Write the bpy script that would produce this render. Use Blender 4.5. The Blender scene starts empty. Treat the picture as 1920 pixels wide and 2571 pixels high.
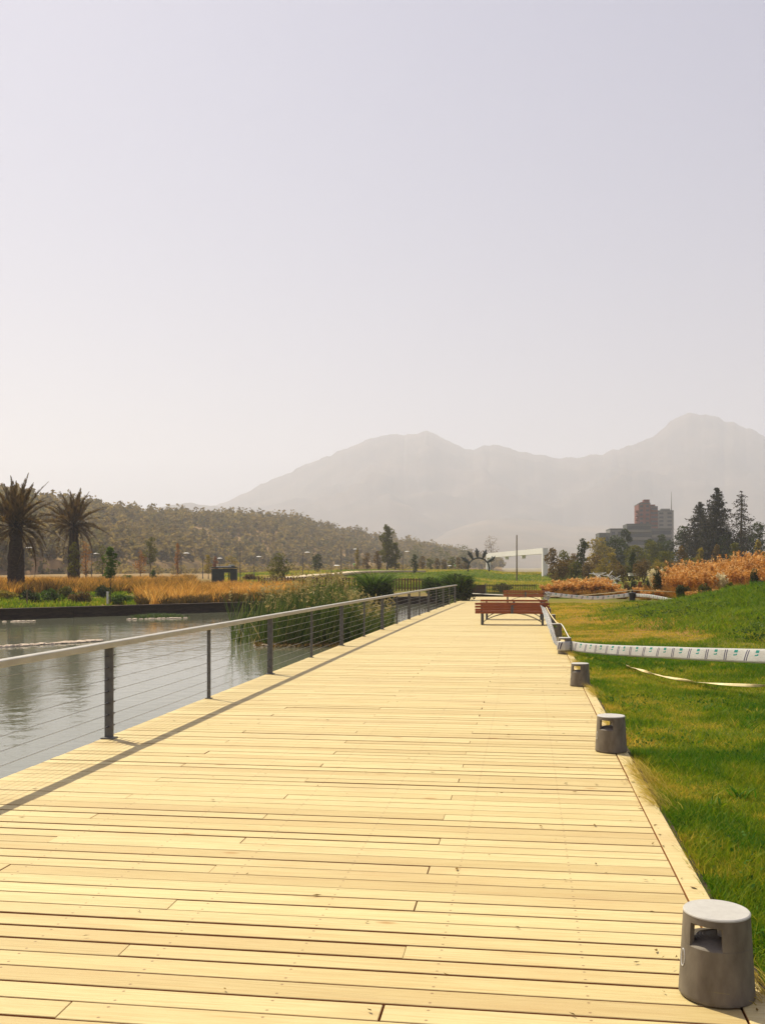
import bpy, math, random
import numpy as np
from mathutils import Vector, Matrix, Quaternion

random.seed(7)
rng = np.random.default_rng(11)
S = bpy.context.scene
COL = S.collection
D2 = bpy.data

# ------------------------------------------------------------------ camera, sky, sun, exposure
CAM_H = 1.6
FPX, CX, HY = 2500.0, 960.0, 1436.0
YAW = math.atan(360 / 2500)
FW = (-math.sin(YAW), math.cos(YAW))
RT = (math.cos(YAW), math.sin(YAW))
cam_d = D2.cameras.new('camera')
cam_d.sensor_fit = 'HORIZONTAL'
cam_d.sensor_width = 36
cam_d.lens = 36 * FPX / 1920
cam_d.shift_y = (HY - 1285.5) / 1920
cam_d.clip_start = 0.05
cam_d.clip_end = 20000
cam = D2.objects.new('camera', cam_d)
cam.location = (0, 0, CAM_H)
cam.rotation_euler = (math.radians(90), 0, YAW)
COL.objects.link(cam)
S.camera = cam

SUN_DIR = Vector((0.50, -0.41, -0.93)).normalized()      # direction the light travels
SUN_EL = math.asin(-SUN_DIR.z)
SUN_AZ = math.atan2(-SUN_DIR.x, -SUN_DIR.y)
world = D2.worlds.new('World')
S.world = world
world.use_nodes = True
wn = world.node_tree
for n in list(wn.nodes):
    wn.nodes.remove(n)
sky = wn.nodes.new('ShaderNodeTexSky')
sky.sky_type = 'NISHITA'
sky.sun_disc = False
sky.sun_elevation = SUN_EL
sky.sun_rotation = SUN_AZ
sky.altitude = 500
sky.air_density = 1.0
sky.dust_density = 4.0
sky.ozone_density = 1.5
pale = wn.nodes.new('ShaderNodeMix')
pale.data_type = 'RGBA'
pale.inputs[0].default_value = 0.45
pale.inputs[7].default_value = (7.0, 6.6, 9.7, 1)        # the even milky veil of a hazy day
bg = wn.nodes.new('ShaderNodeBackground')
bg.inputs[1].default_value = 0.05
wo = wn.nodes.new('ShaderNodeOutputWorld')
wn.links.new(sky.outputs[0], pale.inputs[6])
wn.links.new(pale.outputs[2], bg.inputs[0])
wn.links.new(bg.outputs[0], wo.inputs[0])

sun_d = D2.lights.new('sun', 'SUN')
sun_d.energy = 5.0
sun_d.angle = math.radians(0.6)
sun_d.color = (1.0, 0.915, 0.71)
sun = D2.objects.new('sun', sun_d)
sun.rotation_euler = SUN_DIR.to_track_quat('-Z', 'Y').to_euler()
sun.location = (-30, 25, 60)
COL.objects.link(sun)

S.view_settings.view_transform = 'Standard'
S.view_settings.look = 'None'
S.view_settings.gamma = 1
S.view_settings.exposure = 0.56
S.render.engine = 'CYCLES'
S.cycles.use_denoising = True
S.cycles.max_bounces = 7
S.cycles.diffuse_bounces = 3
S.cycles.glossy_bounces = 3
S.cycles.transmission_bounces = 3
S.cycles.transparent_max_bounces = 6
S.cycles.volume_bounces = 1
S.cycles.use_adaptive_sampling = True


# ------------------------------------------------------------------ helpers
def W(px, d, z=None):
    """point at forward distance d in the direction of column px of the photograph, at height z (ground if None)"""
    lat = (px - CX) / FPX * d
    x = d * FW[0] + lat * RT[0]
    y = d * FW[1] + lat * RT[1]
    if z is None:
        z = H1(x, y)
    return Vector((x, y, z))


def Zat(py, d):
    return CAM_H - (py - HY) * d / FPX


def G(px, py, z=0.0):
    return W(px, FPX * (CAM_H - z) / (py - HY), z)


def sst(a, b, x):
    t = np.clip((x - a) / (b - a), 0, 1)
    return t * t * (3 - 2 * t)


def _hash(ix, iy, s):
    v = np.sin(ix * 127.1 + iy * 311.7 + s * 74.7) * 43758.5453
    return v - np.floor(v)


def vnoise(x, y, s=0):
    x = np.asarray(x, float); y = np.asarray(y, float)
    ix = np.floor(x); iy = np.floor(y)
    fx = x - ix; fy = y - iy
    fx = fx * fx * (3 - 2 * fx); fy = fy * fy * (3 - 2 * fy)
    a = _hash(ix, iy, s); b = _hash(ix + 1, iy, s); c = _hash(ix, iy + 1, s); d = _hash(ix + 1, iy + 1, s)
    return (a * (1 - fx) + b * fx) * (1 - fy) + (c * (1 - fx) + d * fx) * fy


def fbm(x, y, s=0, o=4):
    t = 0; a = .5; f = 1
    for k in range(o):
        t = t + a * vnoise(np.asarray(x) * f, np.asarray(y) * f, s + k)
        a *= .5; f *= 2.03
    return t / (1 - .5 ** o)


LAGOON = np.array([(-3.7, -30), (-3.7, 60), (-5.0, 65.3), (-7.7, 62.5), (-14.1, 51.0), (-22.2, 39.6), (-50, 0), (-70, -30)], float)


def sd_poly(x, y, P=LAGOON):
    x = np.asarray(x, float); y = np.asarray(y, float)
    d = np.full(x.shape, 1e18); ins = np.zeros(x.shape, bool)
    n = len(P)
    for i in range(n):
        a = P[i]; b = P[(i + 1) % n]
        e = b - a
        wx = x - a[0]; wy = y - a[1]
        t = np.clip((wx * e[0] + wy * e[1]) / (e @ e), 0, 1)
        d = np.minimum(d, (wx - e[0] * t) ** 2 + (wy - e[1] * t) ** 2)
        c = (a[1] > y) != (b[1] > y)
        with np.errstate(divide='ignore', invalid='ignore'):
            xi = e[0] * (y - a[1]) / (e[1] if e[1] != 0 else 1e-9) + a[0]
        ins ^= c & (x < xi)
    d = np.sqrt(d)
    return np.where(ins, -d, d)


def HT(x, y):
    """height of the ground"""
    x = np.asarray(x, float); y = np.asarray(y, float)
    sd = sd_poly(x, y)
    r = np.hypot(x, y)
    h = np.full(x.shape, -0.05)
    # right-hand lawn: lumps and the green mound
    right = sst(1.2, 4, x)
    h = h + right * (fbm(x * .9, y * .9, 3) - .5) * (.10 * sst(4, 12, y) + .16 * sst(13, 20, y))
    md = 1.75 * np.exp(-((x - 13.5) ** 2 / (2 * 5.0 ** 2) + (y - 35) ** 2 / (2 * 8.5 ** 2)))
    h = h + md * (1 + .25 * (fbm(x * .55, y * .55, 9) - .5)) + sst(.25, .8, md) * (fbm(x * 1.0, y * 1.0, 21) - .5) * .62
    h = h + .85 * sst(50, 64, y) * sst(7, 15, x) * (1 - .2 * sst(80, 140, y))
    # banks beyond the lagoon, slow rise to the far lawns
    left = sst(-3, -7, x)
    h = h + left * .40 * sst(1, 20, sd) * sst(0, 30, y)
    h = h + 1.45 * sst(78, 175, y) * (1 - .45 * left * sst(-30, -60, x))
    h = h + sst(80, 110, y) * (fbm(x * .06, y * .06, 5) - .5) * .55
    h = h + sst(250, 3000, r) * 12
    # bed of the lagoon and the void under the deck
    deck = (x < .62) & (x > -4.4) & (y < 64.6)
    bed = np.where(sd < 0.35, -1.3, -1.3 + (h + 1.3) * np.clip((sd - .35) / .35, 0, 1))
    h = np.where(sd < .7, bed, h)
    h = np.where(deck, np.minimum(h, -.75), h)
    return h


def H1(x, y):
    return float(HT(np.array([x]), np.array([y]))[0])


def tag(o, label=None, cat=None, group=None, kind=None):
    if label: o['label'] = label
    if cat: o['category'] = cat
    if group: o['group'] = group
    if kind: o['kind'] = kind
    return o


def mesh_np(name, V, quads=None, tris=None, mat=None, tint=None, smooth=False, col=None):
    V = np.asarray(V, np.float32)
    me = D2.meshes.new(name)
    me.vertices.add(len(V))
    me.vertices.foreach_set('co', V.ravel())
    idx = []; st = []; k = 0
    if quads is not None and len(quads):
        q = np.asarray(quads, np.int32)
        idx.append(q.ravel()); st.append(np.arange(len(q)) * 4); k = len(q) * 4
    if tris is not None and len(tris):
        t = np.asarray(tris, np.int32)
        idx.append(t.ravel()); st.append(k + np.arange(len(t)) * 3)
    idx = np.concatenate(idx); st = np.concatenate(st).astype(np.int32)
    me.loops.add(len(idx)); me.loops.foreach_set('vertex_index', idx.astype(np.int32))
    me.polygons.add(len(st)); me.polygons.foreach_set('loop_start', st)
    if smooth:
        me.polygons.foreach_set('use_smooth', np.ones(len(st), bool))
    me.update(calc_edges=True)
    if tint is not None:
        a = me.attributes.new('tint', 'FLOAT', 'POINT')
        a.data.foreach_set('value', np.asarray(tint, np.float32))
    if col is not None:
        a = me.attributes.new('tone', 'FLOAT_COLOR', 'POINT')
        a.data.foreach_set('color', np.asarray(col, np.float32).ravel())
    if mat: me.materials.append(mat)
    return me


def ob(name, me, parent=None, loc=None, rz=None):
    o = D2.objects.new(name, me)
    COL.objects.link(o)
    if parent: o.parent = parent
    if loc is not None: o.location = loc
    if rz is not None: o.rotation_euler = (0, 0, rz)
    return o


def empty(name, loc=(0, 0, 0), rz=0):
    o = D2.objects.new(name, None)
    COL.objects.link(o)
    o.location = loc
    o.rotation_euler = (0, 0, rz)
    o.empty_display_size = .3
    return o


def copy_tree(o, parent=None):
    c = o.copy()
    COL.objects.link(c)
    c.parent = parent
    for ch in list(o.children):
        copy_tree(ch, c)
    return c


class MB:
    def __init__(s):
        s.v = []; s.f = []

    def box(s, c, d, rz=0, M=None):
        cx, cy, cz = c; a, b, h = d[0] / 2, d[1] / 2, d[2] / 2
        k = len(s.v)
        cr, sr = math.cos(rz), math.sin(rz)
        for z in (-h, h):
            for x, y in ((-a, -b), (a, -b), (a, b), (-a, b)):
                p = Vector((x, y, z))
                if M is not None: p = M @ p
                s.v.append((cx + p.x * cr - p.y * sr, cy + p.x * sr + p.y * cr, cz + p.z))
        for q in ((0, 3, 2, 1), (4, 5, 6, 7), (0, 1, 5, 4), (1, 2, 6, 5), (2, 3, 7, 6), (3, 0, 4, 7)):
            s.f.append(tuple(k + i for i in q))
        return s

    def cbox(s, c, d, ch, rz=0):
        """box with chamfered top edges"""
        cx, cy, cz = c; a, b, h = d[0] / 2, d[1] / 2, d[2] / 2
        k = len(s.v)
        cr, sr = math.cos(rz), math.sin(rz)
        for z, e in ((-h, 0), (h - ch, 0), (h, ch)):
            for x, y in ((-a + e, -b + e), (a - e, -b + e), (a - e, b - e), (-a + e, b - e)):
                s.v.append((cx + x * cr - y * sr, cy + x * sr + y * cr, cz + z))
        s.f.append((k, k + 3, k + 2, k + 1)); s.f.append((k + 8, k + 9, k + 10, k + 11))
        for l in (0, 4):
            for i in range(4):
                j = (i + 1) % 4
                s.f.append((k + l + i, k + l + j, k + l + 4 + j, k + l + 4 + i))
        return s

    def tube(s, pts, r, n=8, cap=True):
        pts = [Vector(p) for p in pts]
        if not hasattr(r, '__len__'): r = [r] * len(pts)
        k0 = len(s.v)
        for i, p in enumerate(pts):
            t = (pts[min(i + 1, len(pts) - 1)] - pts[max(i - 1, 0)]).normalized()
            u = t.cross(Vector((0, 0, 1)))
            if u.length < 1e-3: u = t.cross(Vector((0, 1, 0)))
            u.normalize(); w = t.cross(u)
            for j in range(n):
                a = 2 * math.pi * j / n
                s.v.append(tuple(p + (u * math.cos(a) + w * math.sin(a)) * r[i]))
        for i in range(len(pts) - 1):
            for j in range(n):
                a = k0 + i * n + j; b = k0 + i * n + (j + 1) % n
                s.f.append((a, b, b + n, a + n))
        if cap:
            s.f.append(tuple(k0 + j for j in range(n)))
            s.f.append(tuple(k0 + (len(pts) - 1) * n + j for j in reversed(range(n))))
        return s

    def lathe(s, prof, n=32, c=(0, 0, 0), a0=0, a1=2 * math.pi, close=False):
        full = abs(a1 - a0 - 2 * math.pi) < 1e-6
        m = n if full else n + 1
        k0 = len(s.v)
        for (r, z) in prof:
            for j in range(m):
                a = a0 + (a1 - a0) * j / n
                s.v.append((c[0] + r * math.cos(a), c[1] + r * math.sin(a), c[2] + z))
        P = len(prof)
        for i in range(P if close else P - 1):
            i2 = (i + 1) % P
            for j in range(n):
                j2 = (j + 1) % m
                s.f.append((k0 + i * m + j, k0 + i * m + j2, k0 + i2 * m + j2, k0 + i2 * m + j))
        if not full and close:
            s.f.append(tuple(k0 + i * m for i in reversed(range(P))))
            s.f.append(tuple(k0 + i * m + n for i in range(P)))
        return s

    def mesh(s, name, mat=None, smooth=False):
        me = D2.meshes.new(name)
        me.from_pydata(s.v, [], s.f)
        if smooth:
            me.polygons.foreach_set('use_smooth', np.ones(len(me.polygons), bool))
            try:
                me.set_sharp_from_angle(angle=math.radians(38))
            except Exception:
                pass
        me.update()
        if mat: me.materials.append(mat)
        return me

    def build(s, name, mat, parent=None, loc=None, rz=None, smooth=False):
        return ob(name, s.mesh(name, mat, smooth), parent, loc, rz)


# ------------------------------------------------------------------ materials
def nodes(name):
    m = D2.materials.new(name)
    m.use_nodes = True
    nt = m.node_tree
    b = nt.nodes['Principled BSDF']
    return m, nt, b


def ramp(nt, fac, stops):
    r = nt.nodes.new('ShaderNodeValToRGB')
    while len(r.color_ramp.elements) < len(stops):
        r.color_ramp.elements.new(.5)
    for e, (p, c) in zip(r.color_ramp.elements, stops):
        e.position = p; e.color = (*c, 1) if len(c) == 3 else c
    nt.links.new(fac, r.inputs[0])
    return r.outputs[0]


def noise(nt, vec, scale, detail=4, rough=.55):
    n = nt.nodes.new('ShaderNodeTexNoise')
    n.inputs['Scale'].default_value = scale
    n.inputs['Detail'].default_value = detail
    n.inputs['Roughness'].default_value = rough
    if vec is not None: nt.links.new(vec, n.inputs['Vector'])
    return n.outputs['Fac']


def mapping(nt, out, scale=(1, 1, 1), loc=(0, 0, 0)):
    m = nt.nodes.new('ShaderNodeMapping')
    m.inputs['Scale'].default_value = scale
    m.inputs['Location'].default_value = loc
    nt.links.new(out, m.inputs['Vector'])
    return m.outputs[0]


def mth(nt, op, a, b=None, c=None):
    n = nt.nodes.new('ShaderNodeMath')
    n.operation = op
    for i, v in enumerate((a, b, c)):
        if v is None: continue
        if isinstance(v, (int, float)): n.inputs[i].default_value = v
        else: nt.links.new(v, n.inputs[i])
    return n.outputs[0]


def mixc(nt, f, a, b, mode='MIX'):
    n = nt.nodes.new('ShaderNodeMix')
    n.data_type = 'RGBA'; n.blend_type = mode
    for i, v in ((0, f), (6, a), (7, b)):
        if isinstance(v, (int, float)): n.inputs[i].default_value = v
        elif isinstance(v, tuple): n.inputs[i].default_value = (*v, 1) if len(v) == 3 else v
        else: nt.links.new(v, n.inputs[i])
    return n.outputs[2]


def bump(nt, b, h, strength=.3, dist=.01):
    n = nt.nodes.new('ShaderNodeBump')
    n.inputs['Strength'].default_value = strength
    n.inputs['Distance'].default_value = dist
    nt.links.new(h, n.inputs['Height'])
    nt.links.new(n.outputs[0], b.inputs['Normal'])


def m_plain(name, c, c2=None, rough=.6, scale=8, metal=0, bmp=0, spec=.4, stretch=(1, 1, 1)):
    m, nt, b = nodes(name)
    tc = nt.nodes.new('ShaderNodeTexCoord')
    v = mapping(nt, tc.outputs['Object'], stretch)
    f = noise(nt, v, scale, 5)
    c2 = c2 or tuple(x * .72 for x in c)
    nt.links.new(ramp(nt, f, [(.32, c2), (.68, c)]), b.inputs['Base Color'])
    b.inputs['Roughness'].default_value = rough
    b.inputs['Metallic'].default_value = metal
    b.inputs['Specular IOR Level'].default_value = spec
    if bmp: bump(nt, b, f, bmp, .01)
    return m


def m_leaf(name, c0, c1, trans=.35, rough=.65, c2=None):
    """foliage: colour from the per-leaf 'tint', some light passes through"""
    m, nt, b = nodes(name)
    at = nt.nodes.new('ShaderNodeAttribute'); at.attribute_name = 'tint'
    stops = [(0.0, c0), (1.0, c1)] if c2 is None else [(0.0, c0), (.55, c1), (1.0, c2)]
    c = ramp(nt, at.outputs['Fac'], stops)
    nt.links.new(c, b.inputs['Base Color'])
    b.inputs['Roughness'].default_value = rough
    b.inputs['Specular IOR Level'].default_value = .18
    tr = nt.nodes.new('ShaderNodeBsdfTranslucent')
    nt.links.new(c, tr.inputs[0])
    mx = nt.nodes.new('ShaderNodeMixShader'); mx.inputs[0].default_value = trans
    out = nt.nodes['Material Output']
    nt.links.new(b.outputs[0], mx.inputs[1]); nt.links.new(tr.outputs[0], mx.inputs[2])
    nt.links.new(mx.outputs[0], out.inputs['Surface'])
    return m


def m_deck():
    m, nt, b = nodes('deck_timber')
    tc = nt.nodes.new('ShaderNodeTexCoord')
    oi = nt.nodes.new('ShaderNodeObjectInfo')
    geo = nt.nodes.new('ShaderNodeNewGeometry')
    pos = geo.outputs['Position']
    # shift the grain from plank to plank
    sh = nt.nodes.new('ShaderNodeVectorMath'); sh.operation = 'SCALE'
    cmb = nt.nodes.new('ShaderNodeCombineXYZ')
    nt.links.new(mth(nt, 'MULTIPLY', oi.outputs['Random'], 37.0), cmb.inputs[0])
    nt.links.new(mth(nt, 'MULTIPLY', oi.outputs['Random'], 91.0), cmb.inputs[2])
    add = nt.nodes.new('ShaderNodeVectorMath'); add.operation = 'ADD'
    nt.links.new(pos, add.inputs[0]); nt.links.new(cmb.outputs[0], add.inputs[1])
    v = add.outputs[0]
    grain = noise(nt, mapping(nt, v, (1.2, 46, 1)), 2.2, 7, .62)
    fine = noise(nt, mapping(nt, v, (5, 190, 1)), 2.0, 4, .6)
    blot = noise(nt, mapping(nt, v, (.9, 2.6, 1)), 1.3, 5, .6)
    c = ramp(nt, grain, [(.26, (.46, .345, .15)), (.5, (.585, .472, .222)), (.78, (.635, .535, .28))])
    rnd = ramp(nt, oi.outputs['Random'], [(0, (.83, .78, .71)), (.2, (.94, .92, .87)), (.7, (1, 1, 1)), (1, (1.05, 1.05, 1.04))])
    c = mixc(nt, 1.0, c, rnd, 'MULTIPLY')
    c = mixc(nt, ramp(nt, fine, [(.52, (0, 0, 0)), (.80, (.45, .45, .45))]), c, (.40, .25, .08))
    c = mixc(nt, ramp(nt, blot, [(.48, (0, 0, 0)), (.78, (.6, .6, .6))]), c, (.47, .32, .13))
    # walked-in dirt and grey weathering, in patches that run over several planks
    dirt = noise(nt, mapping(nt, pos, (.35, .8, 1)), 1.6, 6, .65)
    c = mixc(nt, ramp(nt, dirt, [(.52, (0, 0, 0)), (.72, (.42, .42, .42))]), c, (.43, .30, .14))
    strk = noise(nt, mapping(nt, v, (.7, 22, 1)), 3.1, 3, .5)
    c = mixc(nt, ramp(nt, strk, [(.60, (0, 0, 0)), (.74, (.55, .55, .55))]), c, (.45, .27, .09))
    # knots
    vo = nt.nodes.new('ShaderNodeTexVoronoi'); vo.inputs['Scale'].default_value = 1.0
    nt.links.new(mapping(nt, v, (1.3, 3.6, .1)), vo.inputs['Vector'])
    k = ramp(nt, vo.outputs['Distance'], [(.035, (.8, .8, .8)), (.085, (0, 0, 0))])
    c = mixc(nt, k, c, (.36, .19, .05))
    # screw heads over the joists
    sp = nt.nodes.new('ShaderNodeSeparateXYZ'); nt.links.new(pos, sp.inputs[0])
    so = nt.nodes.new('ShaderNodeSeparateXYZ'); nt.links.new(tc.outputs['Object'], so.inputs[0])
    fx = mth(nt, 'SUBTRACT', mth(nt, 'FRACT', mth(nt, 'DIVIDE', mth(nt, 'ADD', sp.outputs[0], 10.555), .583)), .5)
    fx = mth(nt, 'MULTIPLY', mth(nt, 'ABSOLUTE', fx), .583)
    fy = mth(nt, 'ABSOLUTE', mth(nt, 'SUBTRACT', mth(nt, 'ABSOLUTE', so.outputs[1]), .042))
    dd = mth(nt, 'SQRT', mth(nt, 'ADD', mth(nt, 'MULTIPLY', fx, fx), mth(nt, 'MULTIPLY', fy, fy)))
    sc = ramp(nt, dd, [(.0045, (.85, .85, .85)), (.0075, (0, 0, 0))])
    c = mixc(nt, sc, c, (.22, .12, .05))
    # plank sides coloured red-brown by normal, painting the brown shade of the gaps
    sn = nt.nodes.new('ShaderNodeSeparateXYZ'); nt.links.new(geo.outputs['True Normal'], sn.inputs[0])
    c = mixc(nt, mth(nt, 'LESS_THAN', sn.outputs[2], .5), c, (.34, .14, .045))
    nt.links.new(c, b.inputs['Base Color'])
    b.inputs['Roughness'].default_value = .62
    b.inputs['Specular IOR Level'].default_value = .35
    bump(nt, b, mth(nt, 'ADD', grain, mth(nt, 'MULTIPLY', fine, .6)), .35, .004)
    return m


def m_water():
    m, nt, b = nodes('lagoon_water')
    tc = nt.nodes.new('ShaderNodeTexCoord')
    n1 = noise(nt, mapping(nt, tc.outputs['Object'], (1, 1, 1)), 2.6, 4, .55)
    n2 = noise(nt, mapping(nt, tc.outputs['Object'], (1, 1, 1)), .45, 2, .5)
    murk = noise(nt, tc.outputs['Object'], .12, 3, .5)
    nt.links.new(ramp(nt, murk, [(.35, (.12, .125, .08)), (.7, (.175, .18, .135))]), b.inputs['Base Color'])
    b.inputs['Roughness'].default_value = .05
    b.inputs['IOR'].default_value = 1.45
    b.inputs['Specular IOR Level'].default_value = .5
    bump(nt, b, mth(nt, 'ADD', n1, mth(nt, 'MULTIPLY', n2, 1.4)), .11, .06)
    return m


def m_ground():
    m, nt, b = nodes('ground_soil')
    at = nt.nodes.new('ShaderNodeAttribute'); at.attribute_name = 'tone'
    geo = nt.nodes.new('ShaderNodeNewGeometry')
    f1 = noise(nt, geo.outputs['Position'], 9, 6, .7)
    f2 = noise(nt, geo.outputs['Position'], .8, 4, .6)
    f = mth(nt, 'ADD', mth(nt, 'MULTIPLY', f1, .6), mth(nt, 'MULTIPLY', f2, .4))
    k = ramp(nt, f, [(.3, (.62, .60, .55)), (.55, (1, 1, 1)), (.75, (1.3, 1.25, 1.1))])
    nt.links.new(mixc(nt, 1.0, at.outputs['Color'], k, 'MULTIPLY'), b.inputs['Base Color'])
    b.inputs['Roughness'].default_value = .95
    b.inputs['Specular IOR Level'].default_value = .1
    bump(nt, b, f1, .7, .05)
    return m


def m_tape():
    """white plastic tape printed with pairs of navy strokes and teal blocks, one motif every 0.545 m"""
    m, nt, b = nodes('printed_tape')
    uv = nt.nodes.new('ShaderNodeUVMap')
    sp = nt.nodes.new('ShaderNodeSeparateXYZ'); nt.links.new(uv.outputs[0], sp.inputs[0])
    u = mth(nt, 'MULTIPLY', mth(nt, 'FRACT', mth(nt, 'DIVIDE', sp.outputs[0], .545)), .545)
    v = sp.outputs[1]

    def band(x, a, c):
        return mth(nt, 'MULTIPLY', mth(nt, 'GREATER_THAN', x, a), mth(nt, 'LESS_THAN', x, c))
    us = mth(nt, 'SUBTRACT', u, mth(nt, 'MULTIPLY', v, .055))
    vv = band(v, .12, .90)
    navy = mth(nt, 'MULTIPLY', mth(nt, 'MAXIMUM', band(us, .10, .124), band(us, .152, .176)), vv)
    b1 = mth(nt, 'MULTIPLY', band(us, .345, .435), band(v, .70, .90))
    b2 = mth(nt, 'MULTIPLY', band(us, .345, .405), band(v, .48, .57))
    b3 = mth(nt, 'MULTIPLY', band(us, .40, .435), band(v, .50, .62))
    teal = mth(nt, 'MAXIMUM', mth(nt, 'MAXIMUM', b1, b2), b3)
    n = noise(nt, uv.outputs[0], 14, 3)
    c = ramp(nt, n, [(.3, (.66, .64, .60)), (.7, (.80, .79, .76))])
    c = mixc(nt, navy, c, (.035, .02, .12))
    c = mixc(nt, teal, c, (.02, .36, .30))
    nt.links.new(c, b.inputs['Base Color'])
    b.inputs['Roughness'].default_value = .35
    bump(nt, b, n, .15, .01)
    tr = nt.nodes.new('ShaderNodeBsdfTranslucent'); nt.links.new(c, tr.inputs[0])
    mx = nt.nodes.new('ShaderNodeMixShader'); mx.inputs[0].default_value = .45
    nt.links.new(b.outputs[0], mx.inputs[1]); nt.links.new(tr.outputs[0], mx.inputs[2])
    nt.links.new(mx.outputs[0], nt.nodes['Material Output'].inputs['Surface'])
    return m


M = {}
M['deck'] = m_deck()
M['water'] = m_water()
M['ground'] = m_ground()
M['tape'] = m_tape()
M['rail'] = m_plain('rail_steel', (.42, .40, .35), (.33, .31, .27), .42, 14, .3, .05, .5, (1, .3, 1))
M['post'] = m_plain('post_steel', (.15, .145, .13), (.11, .105, .095), .55, 20, 0)
M['cable'] = m_plain('cable_steel', (.36, .35, .32), None, .38, 20, .6)
M['bollard'] = m_plain('bollard_shaded_aluminium', (.20, .17, .13), (.12, .10, .075), .62, 16, 0, .35, .3, (1, 1, .5))  # darker copy of the metal: shade on the sides is in the colour
M['bollard_sunlit'] = m_plain('bollard_sunlit_aluminium', (.47, .45, .41), (.41, .39, .355), .55, 26, 0, .03)  # paler copy of the same metal, with sun on the top painted in
M['lens'] = m_plain('lamp_glass', (.55, .50, .42), None, .25, 5)
M['bench'] = m_plain('bench_timber', (.36, .095, .026), (.19, .045, .014), .5, 3.5, 0, .15, .4, (1, 14, 14))
M['iron'] = m_plain('bench_iron', (.12, .12, .13), (.08, .08, .085), .5, 30, .4)
M['white'] = m_plain('white_paint', (.80, .78, .73), (.72, .70, .66), .55, 2)
M['cord'] = m_plain('twisted_plastic', (.78, .66, .36), (.66, .50, .22), .45, 10)
M['cordw'] = m_plain('white_plastic', (.80, .79, .75), (.70, .68, .62), .45, 10)
M['black'] = m_plain('black_paint', (.022, .022, .024), (.012, .012, .013), .5, 8)
M['joist'] = m_plain('joist_timber', (.17, .07, .028), (.10, .04, .016), .85, 4, 0, .2)
M['wall'] = m_plain('bank_timber', (.060, .038, .024), (.028, .018, .012), .85, 3, 0, .3, .2, (1, 1, 5))
M['fence'] = m_plain('fence_timber', (.17, .085, .040), (.09, .042, .020), .8, 6, 0, .2, .2)
M['fence_olive'] = m_plain('fence_olive_steel', (.16, .125, .03), (.10, .08, .02), .7, 6)
M['panel'] = m_plain('gate_timber', (.085, .038, .024), (.05, .022, .015), .8, 5)
M['kiosk'] = m_plain('kiosk_boards', (.030, .042, .034), (.018, .026, .022), .7, 5)
M['trunk'] = m_plain('bark', (.11, .078, .05), (.055, .038, .025), .9, 6, 0, .5, .2, (1, 1, .3))
M['palm_trunk'] = m_plain('palm_bark', (.075, .055, .036), (.030, .021, .014), .95, 7, 0, .8, .15, (1, 1, 2.5))
M['rock'] = m_plain('pale_stone', (.62, .50, .38), (.42, .33, .25), .85, 4, 0, .4)
M['mud'] = m_plain('mud', (.20, .15, .08), (.11, .085, .045), .9, 5, 0, .3)
M['skin'] = m_plain('skin', (.45, .28, .19), None, .6, 10)
M['cloth_dark'] = m_plain('dark_cloth', (.03, .032, .04), None, .85, 20)
M['vest'] = m_plain('vest_yellow', (.62, .75, .06), None, .7, 20)
M['shirt_green'] = m_plain('shirt_green', (.25, .68, .22), None, .7, 20)
M['cap'] = m_plain('cap_white', (.8, .8, .78), None, .6, 20)
M['lampw'] = m_plain('lamp_enamel', (.85, .82, .74), None, .35, 5)
M['lamp_pole'] = m_plain('lamp_pole_paint', (.10, .095, .085), None, .5, 8)
M['wood_pole'] = m_plain('weathered_pole', (.20, .15, .08), None, .9, 8)
M['brick'] = m_plain('brick_red', (.21, .058, .036), (.14, .040, .026), .85, .35)
M['conc'] = m_plain('grey_concrete', (.20, .19, .165), (.145, .138, .12), .85, .25)
M['concd'] = m_plain('green_grey_concrete', (.085, .092, .08), (.06, .066, .058), .85, .25)
M['window'] = m_plain('window_dark', (.035, .04, .045), None, .2, .4, 0, 0, .6)
M['path'] = m_plain('path_gravel', (.60, .48, .30), None, .9, 2)
M['hill'] = m_plain('hill_earth', (.30, .18, .075), (.17, .115, .042), .95, .05, 0, 0, .1)
M['mount'] = m_plain('mountain_scrub', (.135, .098, .072), (.065, .054, .045), .95, .010, 0, 0, .1)
M['foot'] = m_plain('foothill_scrub', (.17, .12, .075), (.08, .064, .045), .95, .010, 0, 0, .1)
M['sculpt'] = m_plain('dark_bronze', (.045, .05, .042), None, .5, 4, .4)
M['tyre'] = m_plain('tyre_rubber', (.02, .02, .02), None, .8, 10)

M['grass'] = m_leaf('grass_blades', (.045, .150, .004), (.235, .285, .008), .5, .6, (.62, .41, .05))
M['dry_blade'] = m_leaf('dry_blades', (.34, .27, .035), (.66, .50, .12), .5)
M['gold'] = m_leaf('golden_grass', (.10, .075, .014), (.60, .29, .045), .55, .7, (.84, .52, .14))
M['olive'] = m_leaf('olive_leaves', (.045, .055, .008), (.19, .175, .018), .4)
M['green'] = m_leaf('green_leaves', (.030, .065, .010), (.12, .19, .018), .40)
M['darkgreen'] = m_leaf('dark_leaves', (.016, .028, .008), (.075, .095, .016), .32)
M['conifer'] = m_leaf('conifer_needles', (.014, .016, .009), (.055, .045, .024), .22)
M['autumn'] = m_leaf('autumn_leaves', (.15, .085, .018), (.48, .20, .035), .45)
M['yellow'] = m_leaf('yellow_leaves', (.13, .105, .012), (.40, .29, .035), .45)
M['brownleaf'] = m_leaf('brown_leaves', (.07, .045, .014), (.25, .155, .035), .4)
M['redleaf'] = m_leaf('russet_leaves', (.10, .030, .012), (.34, .105, .04), .4)
M['wood'] = m_leaf('far_wood_leaves', (.12, .105, .028), (.24, .170, .050), .5, .8, (.33, .25, .07))
M['palm'] = m_leaf('palm_leaves', (.055, .042, .012), (.20, .115, .034), .45, .5)
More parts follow.
